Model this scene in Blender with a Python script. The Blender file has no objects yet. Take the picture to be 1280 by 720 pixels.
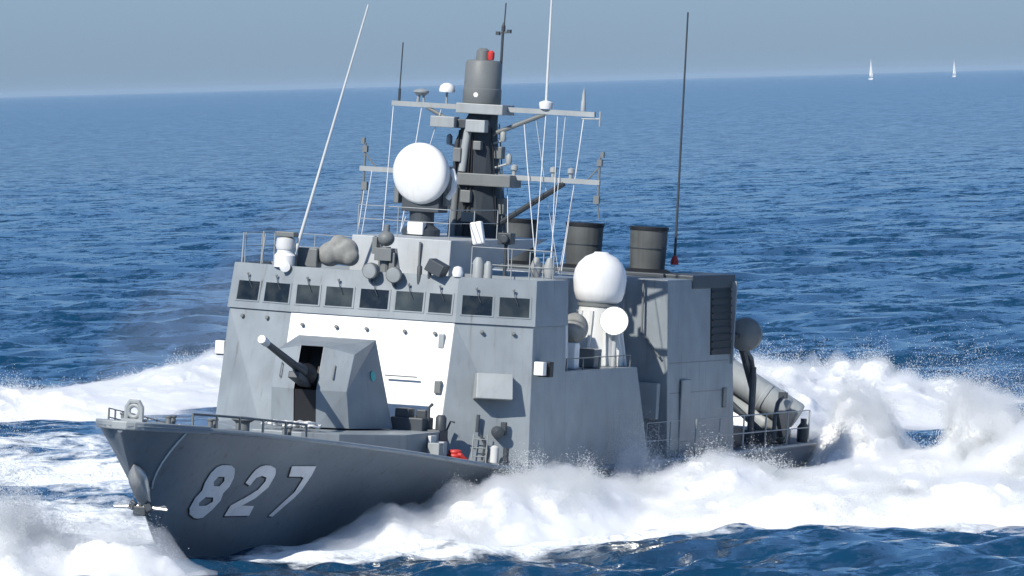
import bpy, bmesh, math, random
import numpy as np
from mathutils import Vector, Matrix, Quaternion
from mathutils.geometry import tessellate_polygon

R = math.radians
random.seed(7)
rng = np.random.default_rng(11)
sc = bpy.context.scene
COL = sc.collection

# ------------------------------------------------------------------ camera
F_PX, EYE = 11000.0, 10.4
ROLL = R(1.57)
PITCH = math.atan((360 - 103.0) / F_PX)
fwd = Vector((0, math.cos(PITCH), -math.sin(PITCH)))
r0 = Vector((1, 0, 0))
u0 = r0.cross(fwd)
right = r0 * math.cos(ROLL) - u0 * math.sin(ROLL)
up = u0 * math.cos(ROLL) + r0 * math.sin(ROLL)
cam = bpy.data.cameras.new('camera')
cam.sensor_width = 36.0
cam.lens = F_PX * 36.0 / 1280.0
cam.clip_start = 1.0
cam.clip_end = 200000.0
cam_ob = bpy.data.objects.new('camera', cam)
COL.objects.link(cam_ob)
m = Matrix((right, up, -fwd)).transposed().to_4x4()
m.translation = Vector((0, 0, EYE))
cam_ob.matrix_world = m
sc.camera = cam_ob

# ------------------------------------------------------------------ light
SUN_EL = R(39)
SUN_AZ = R(215)            # clockwise from +Y: behind the camera, to the left
world = bpy.data.worlds.new('World')
sc.world = world
world.use_nodes = True
wn = world.node_tree
wn.nodes.clear()
sky = wn.nodes.new('ShaderNodeTexSky')
sky.sky_type = 'NISHITA'
sky.sun_disc = False
sky.sun_elevation = SUN_EL
sky.sun_rotation = SUN_AZ
sky.altitude = 0
sky.air_density = 1.0
sky.dust_density = 0.4
sky.ozone_density = 3.0
tint = wn.nodes.new('ShaderNodeMix')
tint.data_type = 'RGBA'
tint.blend_type = 'MULTIPLY'
tint.inputs[0].default_value = 1.0
wtc = wn.nodes.new('ShaderNodeTexCoord')
wsep = wn.nodes.new('ShaderNodeSeparateXYZ')
wrmp = wn.nodes.new('ShaderNodeValToRGB')      # hazy blue-grey air low down, clear sky above
wrmp.color_ramp.elements[0].position = 0.0
wrmp.color_ramp.elements[0].color = (0.37, 0.535, 0.93, 1)
wrmp.color_ramp.elements[1].position = 0.45
wrmp.color_ramp.elements[1].color = (0.86, 0.96, 1.06, 1)
e_ = wrmp.color_ramp.elements.new(0.16); e_.color = (0.47, 0.72, 1.06, 1)
wn.links.new(wtc.outputs['Generated'], wsep.inputs[0])
wn.links.new(wsep.outputs['Z'], wrmp.inputs[0])
wn.links.new(wrmp.outputs[0], tint.inputs[7])
bg = wn.nodes.new('ShaderNodeBackground')
bg.inputs['Strength'].default_value = 0.095
wo = wn.nodes.new('ShaderNodeOutputWorld')
wn.links.new(sky.outputs[0], tint.inputs[6])
wn.links.new(tint.outputs[2], bg.inputs[0])
wn.links.new(bg.outputs[0], wo.inputs[0])
sl = bpy.data.lights.new('sun', 'SUN')
sl.energy = 4.3
sl.angle = R(0.5)
sl.color = (1.0, 0.95, 0.87)
sun = bpy.data.objects.new('sun', sl)
COL.objects.link(sun)
sdir = Vector((math.sin(SUN_AZ) * math.cos(SUN_EL), math.cos(SUN_AZ) * math.cos(SUN_EL), math.sin(SUN_EL)))
sun.rotation_euler = sdir.to_track_quat('Z', 'Y').to_euler()
sun.location = sdir * 300
sc.view_settings.view_transform = 'Standard'
sc.view_settings.look = 'None'
sc.view_settings.gamma = 1.0
sc.view_settings.exposure = 0.25
sc.view_settings.use_curve_mapping = False
sc.cycles.max_bounces = 10
sc.cycles.diffuse_bounces = 6
sc.cycles.transmission_bounces = 6
sc.cycles.volume_bounces = 8
sc.cycles.glossy_bounces = 3
sc.cycles.caustics_reflective = False
sc.cycles.caustics_refractive = False

# ------------------------------------------------------------------ materials
def new_mat(name):
    ma = bpy.data.materials.new(name)
    ma.use_nodes = True
    nt = ma.node_tree
    return ma, nt, nt.nodes['Principled BSDF']

def paint(name, col, rough=0.5, var=0.12, streak=0.10, metallic=0.0, scale=1.3, spec=0.4, dirt=(0.25, 0.2, 0.16), plates=0.0):
    """Weathered marine paint: patchy tone, vertical run marks, slight waviness."""
    ma, nt, b = new_mat(name)
    N, L = nt.nodes.new, nt.links.new
    tc = N('ShaderNodeTexCoord')
    n1 = N('ShaderNodeTexNoise'); n1.inputs['Scale'].default_value = scale; n1.inputs['Detail'].default_value = 5
    L(tc.outputs['Object'], n1.inputs['Vector'])
    mp = N('ShaderNodeMapping'); mp.inputs['Scale'].default_value = (5.0, 5.0, 0.35)
    L(tc.outputs['Object'], mp.inputs['Vector'])
    n2 = N('ShaderNodeTexNoise'); n2.inputs['Scale'].default_value = 1.6; n2.inputs['Detail'].default_value = 4
    L(mp.outputs[0], n2.inputs['Vector'])
    r1 = N('ShaderNodeMapRange'); r1.inputs[1].default_value = 0.3; r1.inputs[2].default_value = 0.7
    r1.inputs[3].default_value = 1 - var; r1.inputs[4].default_value = 1 + var
    L(n1.outputs[0], r1.inputs[0])
    r2 = N('ShaderNodeMapRange'); r2.inputs[1].default_value = 0.52; r2.inputs[2].default_value = 0.75
    r2.inputs[3].default_value = 0; r2.inputs[4].default_value = streak * 2
    L(n2.outputs[0], r2.inputs[0])
    hs = N('ShaderNodeHueSaturation'); hs.inputs['Color'].default_value = (*col, 1)
    L(r1.outputs[0], hs.inputs['Value'])
    mx = N('ShaderNodeMix'); mx.data_type = 'RGBA'
    mx.inputs[7].default_value = (*[c * d * 2.2 for c, d in zip(col, dirt)], 1)
    L(r2.outputs[0], mx.inputs[0]); L(hs.outputs[0], mx.inputs[6])
    L(mx.outputs[2], b.inputs['Base Color'])
    b.inputs['Roughness'].default_value = rough
    b.inputs['Metallic'].default_value = metallic
    b.inputs['Specular IOR Level'].default_value = spec
    bp = N('ShaderNodeBump'); bp.inputs['Strength'].default_value = 0.4; bp.inputs['Distance'].default_value = 0.02
    L(n1.outputs[0], bp.inputs['Height']); L(bp.outputs[0], b.inputs['Normal'])
    if plates:
        def math(op, a_, b_=None):
            q_ = N('ShaderNodeMath'); q_.operation = op
            for i_, k_ in enumerate((a_, b_)):
                if k_ is None: continue
                if isinstance(k_, (int, float)): q_.inputs[i_].default_value = k_
                else: L(k_, q_.inputs[i_])
            return q_.outputs[0]
        sp_ = N('ShaderNodeSeparateXYZ'); L(tc.outputs['Object'], sp_.inputs[0])
        u_ = math('ADD', sp_.outputs[0], math('MULTIPLY', sp_.outputs[1], .93))
        w_ = math('MULTIPLY', math('SINE', math('MULTIPLY', u_, 5.2)), math('SINE', math('MULTIPLY', sp_.outputs[2], 4.8)))
        b2 = N('ShaderNodeBump'); b2.inputs['Strength'].default_value = .5; b2.inputs['Distance'].default_value = plates
        L(w_, b2.inputs['Height']); L(bp.outputs[0], b2.inputs['Normal']); L(b2.outputs[0], b.inputs['Normal'])
        # rust runs
        r3 = N('ShaderNodeMapRange'); r3.inputs[1].default_value = .66; r3.inputs[2].default_value = .80; r3.inputs[4].default_value = .5
        L(n2.outputs[0], r3.inputs[0])
        m3 = N('ShaderNodeMix'); m3.data_type = 'RGBA'; m3.inputs[7].default_value = (.10, .06, .04, 1)
        L(r3.outputs[0], m3.inputs[0]); L(mx.outputs[2], m3.inputs[6]); L(m3.outputs[2], b.inputs['Base Color'])
    return ma

GREY = paint('grey_hull_paint', (0.242, 0.275, 0.296), 0.45, plates=.008)
HULLP = paint('dark_hull_paint', (0.178, 0.205, 0.228), 0.40, scale=0.5, streak=0.16, plates=.006)
LIGHT = paint('light_grey_paint', (0.32, 0.345, 0.35), 0.5)
DECK = paint('deck_paint', (0.17, 0.18, 0.19), 0.8)
MASTD = paint('mast_dark', (0.03, 0.038, 0.047), 0.6, 0.2, 0.1)
HOUSE = paint('pale_house_paint', (0.40, 0.425, 0.435), 0.5)
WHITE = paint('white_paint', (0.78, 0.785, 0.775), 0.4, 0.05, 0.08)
PALE = paint('pale_paint', (0.62, 0.63, 0.62), 0.4, 0.05, 0.06)
NUM = paint('number_paint', (0.72, 0.73, 0.75), 0.5, 0.08, 0.12)
DARK = paint('dark_grey_paint', (0.052, 0.062, 0.072), 0.5)
SOOT = paint('sooty_paint', (0.085, 0.092, 0.09), 0.6, 0.25, 0.25)
MASTG = paint('mast_grey', (0.165, 0.178, 0.178), 0.5)
BLACK = paint('black_paint', (0.012, 0.013, 0.015), 0.55)
CANVAS = paint('grey_canvas', (0.26, 0.265, 0.25), 0.9, 0.2, 0.05, scale=5)
ROPE = paint('white_rope', (0.72, 0.72, 0.70), 0.8, 0.1, 0.02)
STEEL = paint('galvanised_steel', (0.5, 0.5, 0.48), 0.35, 0.15, 0.1, metallic=0.6)
RED = paint('red_paint', (0.55, 0.045, 0.04), 0.5)
TEAL = paint('teal_paint', (0.05, 0.5, 0.45), 0.5)

def glass_mat():
    ma, nt, b = new_mat('window_glass')
    N, L = nt.nodes.new, nt.links.new
    tc = N('ShaderNodeTexCoord')
    n = N('ShaderNodeTexNoise'); n.inputs['Scale'].default_value = 2.3; n.inputs['Detail'].default_value = 3
    L(tc.outputs['Object'], n.inputs['Vector'])
    cr = N('ShaderNodeValToRGB')
    cr.color_ramp.elements[0].position = 0.42; cr.color_ramp.elements[0].color = (0.006, 0.009, 0.011, 1)
    cr.color_ramp.elements[1].position = 0.72; cr.color_ramp.elements[1].color = (0.04, 0.046, 0.042, 1)
    oi = N('ShaderNodeObjectInfo')
    mm_ = N('ShaderNodeMix'); mm_.data_type = 'RGBA'; mm_.blend_type = 'ADD'; mm_.inputs[7].default_value = (.035, .042, .04, 1)  # paler reflection painted into the glass colour, random strength per window
    pw_ = N('ShaderNodeMath'); pw_.operation = 'POWER'; pw_.inputs[1].default_value = 2.0; L(oi.outputs['Random'], pw_.inputs[0])
    L(pw_.outputs[0], mm_.inputs[0]); L(n.outputs[0], cr.inputs[0]); L(cr.outputs[0], mm_.inputs[6]); L(mm_.outputs[2], b.inputs['Base Color'])
    b.inputs['Roughness'].default_value = 0.06
    return ma
GLASS = glass_mat()

def emit_mat(name, col, s):
    ma, nt, b = new_mat(name)
    b.inputs['Base Color'].default_value = (*col, 1)
    b.inputs['Emission Color'].default_value = (*col, 1)
    b.inputs['Emission Strength'].default_value = s
    return ma
LAMP = emit_mat('lit_lens', (1.0, 0.97, 0.86), 14)

# ------------------------------------------------------------------ mesh helpers
class MB:
    def __init__(self): self.v = []; self.f = []
    def add(self, vs, fs):
        o = len(self.v)
        self.v += [tuple(map(float, p)) for p in vs]
        self.f += [tuple(i + o for i in f) for f in fs]
        return self
    def hexa(self, b, t):                      # four bottom corners, four top corners (same winding, ccw from above)
        return self.add(list(b) + list(t), [(3, 2, 1, 0), (4, 5, 6, 7), (0, 1, 5, 4), (1, 2, 6, 5), (2, 3, 7, 6), (3, 0, 4, 7)])
    def box(self, c, s, rot=None):
        x, y, z = [k / 2 for k in s]
        P = [Vector(p) for p in ((-x, -y, -z), (x, -y, -z), (x, y, -z), (-x, y, -z), (-x, -y, z), (x, -y, z), (x, y, z), (-x, y, z))]
        if rot is not None: P = [rot @ p for p in P]
        P = [p + Vector(c) for p in P]
        return self.hexa(P[:4], P[4:])
    def prism(self, pts, z0, z1):              # ccw outline, vertical walls
        n = len(pts)
        vs = [(x, y, z0) for x, y in pts] + [(x, y, z1) for x, y in pts]
        return self.add(vs, [tuple(range(n - 1, -1, -1)), tuple(range(n, 2 * n))] + [(i, (i + 1) % n, n + (i + 1) % n, n + i) for i in range(n)])
    def loft(self, rings, cap=True):           # rings: equal-length closed loops
        n = len(rings[0]); o = []
        for r in rings: o += list(r)
        fs = []
        for k in range(len(rings) - 1):
            for i in range(n):
                j = (i + 1) % n
                fs.append((k * n + i, k * n + j, (k + 1) * n + j, (k + 1) * n + i))
        if cap:
            fs.append(tuple(range(n - 1, -1, -1)))
            fs.append(tuple((len(rings) - 1) * n + i for i in range(n)))
        return self.add(o, fs)
    def tube(self, pts, r, n=10, cap=True):
        pts = [Vector(p) for p in pts]
        rs = r if isinstance(r, (list, tuple)) else [r] * len(pts)
        rings = []
        ref = None
        for i, p in enumerate(pts):
            d = (pts[min(i + 1, len(pts) - 1)] - pts[max(i - 1, 0)]).normalized()
            if ref is None:
                ref = d.orthogonal().normalized()
            ref = (ref - d * ref.dot(d)).normalized()
            q = d.cross(ref)
            rings.append([p + (ref * math.cos(2 * math.pi * k / n) + q * math.sin(2 * math.pi * k / n)) * rs[i] for k in range(n)])
        return self.loft(rings, cap)
    def lathe(self, c, prof, axis=(0, 0, 1), n=28):   # prof: (radius, height along axis)
        a = Vector(axis).normalized(); u = a.orthogonal().normalized(); w = a.cross(u)
        rings = [[Vector(c) + a * h + (u * math.cos(2 * math.pi * k / n) + w * math.sin(2 * math.pi * k / n)) * max(r, 1e-4) for k in range(n)] for r, h in prof]
        return self.loft(rings)
    def ball(self, c, r, n=28, m=14, sz=1.0):
        return self.lathe(c, [(r * math.sin(math.pi * k / m), -r * sz * math.cos(math.pi * k / m)) for k in range(m + 1)], n=n)
    def torus(self, c, Rr, r, axis=(0, 0, 1), n=24, m=8):
        a = Vector(axis).normalized(); u = a.orthogonal().normalized(); w = a.cross(u)
        vs, fs = [], []
        for i in range(n):
            d = u * math.cos(2 * math.pi * i / n) + w * math.sin(2 * math.pi * i / n)
            for j in range(m):
                t = 2 * math.pi * j / m
                vs.append(Vector(c) + d * (Rr + r * math.cos(t)) + a * r * math.sin(t))
        for i in range(n):
            for j in range(m):
                fs.append((i * m + j, ((i + 1) % n) * m + j, ((i + 1) % n) * m + (j + 1) % m, i * m + (j + 1) % m))
        return self.add(vs, fs)
    def build(self, name, mats, parent=None, bevel=0.0, smooth=False, label=None, midx=None):
        me = bpy.data.meshes.new(name)
        me.from_pydata(self.v, [], self.f)
        bm = bmesh.new(); bm.from_mesh(me)
        bmesh.ops.recalc_face_normals(bm, faces=bm.faces)
        bm.to_mesh(me); bm.free()
        for ma in (mats if isinstance(mats, (list, tuple)) else [mats]): me.materials.append(ma)
        if midx:
            for p, k in zip(me.polygons, midx): p.material_index = k
        o = bpy.data.objects.new(name, me)
        COL.objects.link(o)
        if parent: o.parent = parent
        if label: o['label'] = label
        if bevel:
            bv = o.modifiers.new('bevel', 'BEVEL'); bv.width = bevel; bv.segments = 2; bv.limit_method = 'ANGLE'; bv.angle_limit = R(35)
        if smooth:
            for p in me.polygons: p.use_smooth = True
            me.set_sharp_from_angle(angle=R(40))
        return o

def tag(o, label, cat=None, group=None, kind=None):
    o['label'] = label
    if cat: o['category'] = cat
    if group: o['group'] = group
    if kind: o['kind'] = kind
    return o

def dup(o, parent):
    c = o.copy(); COL.objects.link(c); c.parent = parent
    for ch in list(o.children): dup(ch, c)
    return c

# ------------------------------------------------------------------ noise (numpy)
_perm = np.random.default_rng(3).permutation(256)
_perm = np.concatenate([_perm, _perm, _perm])
_g = np.random.default_rng(4).normal(size=(256, 3)); _g /= np.linalg.norm(_g, axis=1)[:, None]
def pn(x, y, z=0.0):
    x = np.asarray(x, float); y = np.asarray(y, float); z = np.zeros_like(x) + z
    xi, yi, zi = np.floor(x).astype(int), np.floor(y).astype(int), np.floor(z).astype(int)
    xf, yf, zf = x - xi, y - yi, z - zi
    fade = lambda t: t * t * t * (t * (t * 6 - 15) + 10)
    u, v, w = fade(xf), fade(yf), fade(zf)
    out = 0
    for dx in (0, 1):
        for dy in (0, 1):
            for dz in (0, 1):
                h = _perm[(_perm[(_perm[(xi + dx) & 255] + yi + dy) & 255] + zi + dz) & 255]
                g = _g[h]
                d = g[..., 0] * (xf - dx) + g[..., 1] * (yf - dy) + g[..., 2] * (zf - dz)
                out = out + d * (u if dx else 1 - u) * (v if dy else 1 - v) * (w if dz else 1 - w)
    return out * 1.6
def fbm(x, y, z=0.0, o=4, gain=0.5, billow=False):
    s, a, f = 0, 1.0, 1.0
    for k in range(o):
        n = pn(x * f + 17.3 * k, y * f - 9.1 * k, z * f + 3.7 * k)
        s = s + a * (np.abs(n) if billow else n); a *= gain; f *= 2.03
    return s

def np_mesh(name, V, faces_flat, per, mat):
    me = bpy.data.meshes.new(name)
    nf = len(faces_flat) // per
    me.vertices.add(len(V)); me.vertices.foreach_set('co', V.astype(np.float32).ravel())
    me.loops.add(len(faces_flat)); me.loops.foreach_set('vertex_index', faces_flat.astype(np.int32))
    me.polygons.add(nf)
    me.polygons.foreach_set('loop_start', (np.arange(nf) * per).astype(np.int32))
    me.update(calc_edges=True)
    me.materials.append(mat)
    return me

def seg_field(X, Y, pts):
    """max over a polyline of h*exp(-(d/w)^2); pts: (x, y, h, w)"""
    out = np.zeros_like(X)
    for (x0, y0, h0, w0), (x1, y1, h1, w1) in zip(pts[:-1], pts[1:]):
        dx, dy = x1 - x0, y1 - y0
        t = np.clip(((X - x0) * dx + (Y - y0) * dy) / (dx * dx + dy * dy), 0, 1)
        d2 = (X - x0 - t * dx) ** 2 + (Y - y0 - t * dy) ** 2
        w = w0 + (w1 - w0) * t
        out = np.maximum(out, (h0 + (h1 - h0) * t) * np.exp(-d2 / (w * w)))
    return out

# ------------------------------------------------------------------ ship placement and hull form
PHI, HEEL, TRIM = R(18), R(4.6), R(1.2)
PSI = math.atan2(-math.cos(PHI), -math.sin(PHI))
T = Vector((-1.09, 215.04, -0.46))
ship = bpy.data.objects.new('missile_boat', None)
COL.objects.link(ship)
ship.location = T
ship.rotation_euler = (-HEEL, -TRIM, PSI)
tag(ship, 'grey naval missile boat numbered 827 at speed through spray', 'warship')
MW = Matrix.Translation(T) @ ship.rotation_euler.to_matrix().to_4x4()

def aboard(o):                     # a loose thing standing aboard: its own top-level object
    o.matrix_world = MW @ o.matrix_world
    return o

XB = [-25, -9, 3, 9.3, 13, 15.5, 19.5, 22.2, 23.6, 24.6, 25.0, 25.15]
BD = [3.85, 3.95, 4.0, 3.92, 3.62, 3.25, 2.5, 1.6, 1.08, .62, .36, .12]
ZX = [-25, -9, 3, 9.3, 13, 15.5, 19.5, 22.2, 24.6, 25.2]
ZD = [1.9, 1.82, 1.78, 1.95, 2.25, 2.47, 2.78, 2.97, 3.08, 3.1]
WX = [-25, 0, 4, 8, 12, 16, 19, 21, 22.]
BW = [3.5, 3.4, 3.1, 2.6, 1.85, 1.1, .55, .2, 0.03]
SZ = [-1.5, 0, .63, 1.36, 1.94, 2.97, 3.1]
SX = [19.5, 22.0, 22.76, 23.48, 24.22, 25.12, 25.2]
def smi(x, xs, ys):
    """smooth interpolation (monotone cubic)"""
    xs = np.array(xs, float); ys = np.array(ys, float)
    h = np.diff(xs); d = np.diff(ys) / h
    mm = np.zeros(len(xs)); mm[0], mm[-1] = d[0], d[-1]
    for i in range(1, len(xs) - 1):
        mm[i] = 0 if d[i - 1] * d[i] <= 0 else 2 * d[i - 1] * d[i] / (d[i - 1] + d[i])
    i = int(np.clip(np.searchsorted(xs, x) - 1, 0, len(xs) - 2))
    t = min(max((x - xs[i]) / h[i], 0), 1)
    return float((2 * t**3 - 3 * t**2 + 1) * ys[i] + (t**3 - 2 * t**2 + t) * h[i] * mm[i] + (-2 * t**3 + 3 * t**2) * ys[i + 1] + (t**3 - t**2) * h[i] * mm[i + 1])
def zdeck(x): return smi(x, ZX, ZD)
def bdeck(x): return smi(x, XB, BD)
def half(x, z):
    zd, bd, bw = zdeck(x), bdeck(x), max(smi(x, WX, BW), 0)
    zs = float(np.interp(x, SX, SZ)) if x > 22 else 0.0
    if z < zs: return bw * (1 + .35 * max(z, -1.5))
    t = min(max((z - zs) / max(zd - zs, .02), 0), 1)
    return bw + (bd - bw) * t ** 1.25

# ------------------------------------------------------------------ hull
xs = list(np.concatenate([np.linspace(-22.6, 8, 34), np.linspace(8.5, 22, 28), np.linspace(22.3, 25.12, 22)]))
hb = MB()
rings = []
NZ = 13
for x in xs:
    z0 = float(np.interp(x, SX, SZ)) if x > 19.5 else -1.5
    zd = zdeck(x)
    side = []
    for k in range(NZ):
        z = z0 + (zd - z0) * k / (NZ - 1)
        y = half(x, max(z, -1.5)) if k else (0.0 if x > 19.5 else half(x, -1.5))
        side.append((x, y, z))
    rings.append([(x, -y, z) for x, y, z in side] + side[::-1])
hb.loft(rings)
hull = hb.build('hull', HULLP, ship, smooth=True, label='dark grey flared hull with the number 827 at the bow')
dk = MB()
rr = []
for x in xs:
    b, z = max(bdeck(x) - .05, .04), zdeck(x) + .004
    rr.append([(x, -b, z), (x, -b * .3, z + .03), (x, b * .3, z + .03), (x, b, z)])
n = 4
vs = [p for r in rr for p in r]
dk.add(vs, [(k * n + i, k * n + i + 1, (k + 1) * n + i + 1, (k + 1) * n + i) for k in range(len(rr) - 1) for i in range(n - 1)])
dk.build('deck', DECK, ship)
gw = MB()
for s in (-1, 1):
    gw.tube([(x, s * (bdeck(x) - .01), zdeck(x) + .03) for x in xs], 0.06, 8)
gw.build('gunwale', GREY, ship, smooth=True)
# rounded stem cap that catches light at the very bow
cp = MB()
bp_ = [(x, bdeck(x) + .02) for x in (25.15, 25.05, 24.9, 24.7, 24.4, 24.0, 23.5, 23.0)]
cp.loft([[(x + .02, y, zdeck(x) - .06) for x, y in bp_] + [(x + .02, -y, zdeck(x) - .06) for x, y in bp_[::-1]], [(x + .04, y + .03, zdeck(x) + .13) for x, y in bp_] + [(x + .04, -y - .03, zdeck(x) + .13) for x, y in bp_[::-1]]])
cp.build('bow_bulwark', LIGHT, ship, bevel=0.03)
# pennant number: outlines in (x, z) laid on the curved bow plating
D8 = [(21.93, 2.25), (21.75, 2.25), (21.6, 2.24), (21.42, 2.17), (21.31, 2.07), (21.21, 1.95), (21.13, 1.74), (21.19, 1.6), (21.09, 1.42), (21.16, 1.22), (21.34, 1.03), (21.51, 1.01), (21.68, 1.03), (21.95, 1.12), (22.07, 1.26), (22.09, 1.5), (22.02, 1.67), (22.1, 1.86), (22.11, 2.07), (22.05, 2.2)]
D8A = [(21.77, 1.98), (21.56, 1.98), (21.46, 1.88), (21.51, 1.76), (21.72, 1.77), (21.82, 1.87)]
D8B = [(21.74, 1.51), (21.45, 1.5), (21.35, 1.4), (21.51, 1.31), (21.78, 1.31), (21.85, 1.38)]
D2 = [(20.66, 1.83), (20.68, 2.03), (20.67, 2.14), (20.6, 2.21), (20.46, 2.24), (20.28, 2.23), (20.01, 2.16), (19.86, 2.05), (19.78, 1.96), (19.67, 1.71), (19.82, 1.46), (20.12, 1.29), (19.62, 1.27), (19.51, 1.04), (20.52, 1.05), (20.57, 1.3), (20.23, 1.48), (19.99, 1.66), (19.98, 1.86), (20.06, 1.95), (20.27, 1.99), (20.42, 1.94), (20.42, 1.76)]
D7 = [(19.48, 2.21), (18.53, 2.2), (18.35, 1.97), (18.2, 1.61), (18.22, 1.43), (18.47, 1.0), (18.66, 1.01), (18.51, 1.38), (18.42, 1.58), (18.59, 1.92), (18.71, 1.95), (19.23, 1.96)]
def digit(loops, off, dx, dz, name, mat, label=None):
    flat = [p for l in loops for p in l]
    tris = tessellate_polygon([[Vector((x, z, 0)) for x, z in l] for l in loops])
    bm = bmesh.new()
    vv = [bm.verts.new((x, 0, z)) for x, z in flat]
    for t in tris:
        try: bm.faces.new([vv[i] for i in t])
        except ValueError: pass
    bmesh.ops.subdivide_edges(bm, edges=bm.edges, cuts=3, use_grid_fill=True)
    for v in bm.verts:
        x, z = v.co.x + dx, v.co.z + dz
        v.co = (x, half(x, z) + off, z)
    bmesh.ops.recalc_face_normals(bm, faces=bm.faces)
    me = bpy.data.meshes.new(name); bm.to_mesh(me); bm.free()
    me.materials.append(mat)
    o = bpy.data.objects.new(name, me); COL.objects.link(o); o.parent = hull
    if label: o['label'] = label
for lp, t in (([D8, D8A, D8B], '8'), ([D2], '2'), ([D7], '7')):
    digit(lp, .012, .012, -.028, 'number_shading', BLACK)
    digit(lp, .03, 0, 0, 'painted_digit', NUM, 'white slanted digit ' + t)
# anchor bolster on the stem
bo = MB()
bo.lathe((24.22, .12, 2.0), [(.02, -.35), (.12, -.2), (.195, -.02), (.215, .12), (.19, .45), (.14, .8), (.09, 1.06), (.0, 1.08)], axis=(-.70, .0, -.72), n=24)
bo.build('anchor_bolster', STEEL, ship, smooth=True)

# ------------------------------------------------------------------ foredeck fittings
def stanchion_row(name, pts, h, mat, rails=(1.0,), r=.018, label=None, parent=ship):
    m_ = MB()
    for f in rails:
        m_.tube([(x, y, z + h * f) for x, y, z in pts], r * .7, 6)
    o = m_.build(name, mat, parent)
    if label: o['label'] = label
    for x, y, z in pts:
        MB().tube([(x, y, z - .02), (x, y, z + h)], r, 6).build('stanchion', mat, o)
    return o
stanchion_row('guard_rail', [(x, bdeck(x) - .12, zdeck(x) + .04) for x in np.linspace(19.6, 23.4, 6)], .34, MASTG, (1.0, .95), .028, 'low guard rail along the near side of the foredeck')
stanchion_row('guard_rail', [(x, -bdeck(x) + .12, zdeck(x) + .04) for x in np.linspace(11.5, 19.5, 9)], .4, MASTG, (1.0, .5), .022, 'low guard rail along the far side of the foredeck')
fl = MB()
fl.tube([(24.3, -.17, 3.2), (24.3, -.17, 3.5), (24.3, -.1, 3.62), (24.3, .1, 3.62), (24.3, .17, 3.5), (24.3, .17, 3.2)], .06, 8)
fl.torus((24.3, 0, 3.42), .13, .05, axis=(1, 0, 0), n=16)
fl.box((24.3, 0, 3.22), (.3, .5, .07))
fl.build('bow_roller', LIGHT, ship, smooth=True)
for (x, y) in ((23.6, .6), (23.2, -.6), (22.0, 1.0), (19.6, 1.9), (16.6, -2.1)):
    b = MB(); z = zdeck(x)
    b.box((x, y, z + .03), (.5, .2, .05))
    for s in (-.14, .14): b.lathe((x + s, y, z + .05), [(.06, 0), (.06, .2), (.085, .22), (.085, .25), (.02, .26)], n=12)
    b.build('mooring_bitt', MASTG, ship, smooth=True)
wd = MB()
wd.lathe((17.5, .1, zdeck(17.5)), [(.3, 0), (.3, .1), (.16, .16), (.16, .38), (.26, .44), (.26, .5), (.05, .52)])
wd.box((18.1, .1, zdeck(17.5) + .12), (.5, .4, .24))
wd.build('anchor_windlass', MASTG, ship, bevel=.01)
# gun platform
gp = MB()
gp.prism([(14.4, -1.25), (14.9, -.6), (14.9, .6), (14.4, 1.35), (12.6, 2.35), (10.2, 2.35), (10.2, -2.35), (12.6, -2.35)], 2.1, 2.76)
gp.build('gun_platform', GREY, ship, bevel=.02)
gl = MB(); gl.box((10.9, 2.42, 2.55), (.4, .08, .3)); gl.build('deck_locker', PALE, ship, bevel=.01)
# gun turret
tu = MB()
def tv(s):
    return [(11.0, .95 * s, 4.83), (12.5, .96 * s, 4.51), (12.80, .92 * s, 3.66), (12.60, .96 * s, 2.80), (10.65, 1.36 * s, 2.78)]
SL = .27   # half width of the gun slot
vs = tv(1) + tv(-1)
front = [(12.74, 4.66), (13.10, 3.66), (12.98, 2.80)]       # centre line of the front face
vs += [(x, SL, z) for x, z in front] + [(x, -SL, z) for x, z in front]           # 10,11,12 / 13,14,15
vs += [(x - .8, SL, z) for x, z in front] + [(x - .8, -SL, z) for x, z in front]  # 16..18 / 19..21 (recess)
tu.add(vs, [(0, 1, 2), (0, 2, 4), (2, 3, 4), (5, 7, 6), (5, 9, 7), (7, 9, 8),
            (0, 5, 13, 10), (0, 10, 1), (5, 6, 13), (4, 9, 5, 0),
            (1, 10, 11, 2), (2, 11, 12, 3), (6, 7, 14, 13), (7, 8, 15, 14),
            (10, 13, 19, 16), (10, 16, 17, 11), (11, 17, 18, 12), (13, 14, 20, 19), (14, 15, 21, 20), (16, 19, 20, 17), (17, 20, 21, 18),
            (3, 12, 18, 21, 15, 8, 9, 4)])
gun = tu.build('gun_turret', [GREY, BLACK], ship, bevel=.012, midx=[0] * 14 + [1] * 7 + [0], label='faceted grey gun turret in front of the bridge')
sl_ = MB(); sl_.hexa([(12.5, -SL + .01, 2.82), (12.96, -SL + .01, 2.82), (12.96, SL - .01, 2.82), (12.5, SL - .01, 2.82)],
                     [(12.5, -SL + .01, 3.62), (13.07, -SL + .01, 3.66), (13.07, SL - .01, 3.66), (12.5, SL - .01, 3.62)])
sl_.build('gunport_shield', BLACK, gun)
el = math.atan2(4.89 - 3.95, 16.38 - 12.9)
bd_ = Vector((math.cos(el), 0, math.sin(el)))
p0 = Vector((12.3, 0, 3.80))
ba = MB()
ba.lathe(p0, [(.2, 0), (.2, .8), (.15, .95), (.14, 1.4), (.095, 1.5), (.08, 3.3), (.075, 3.75)], axis=bd_, n=16)
ba.build('gun_barrel', DARK, gun, smooth=True)
mz = MB(); mz.lathe(p0, [(.06, 3.72), (.09, 3.74), (.1, 3.9), (.095, 4.1), (.05, 4.11)], axis=bd_, n=16)
mz.build('muzzle', WHITE, gun, smooth=True)
cr = MB(); cr.box(p0 + bd_ * 1.25 + Vector((0, 0, -.22)), (.9, .26, .16), Matrix.Rotation(-el, 3, 'Y')); cr.build('gun_cradle', DARK, gun, bevel=.02)
ep = MB()
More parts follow.
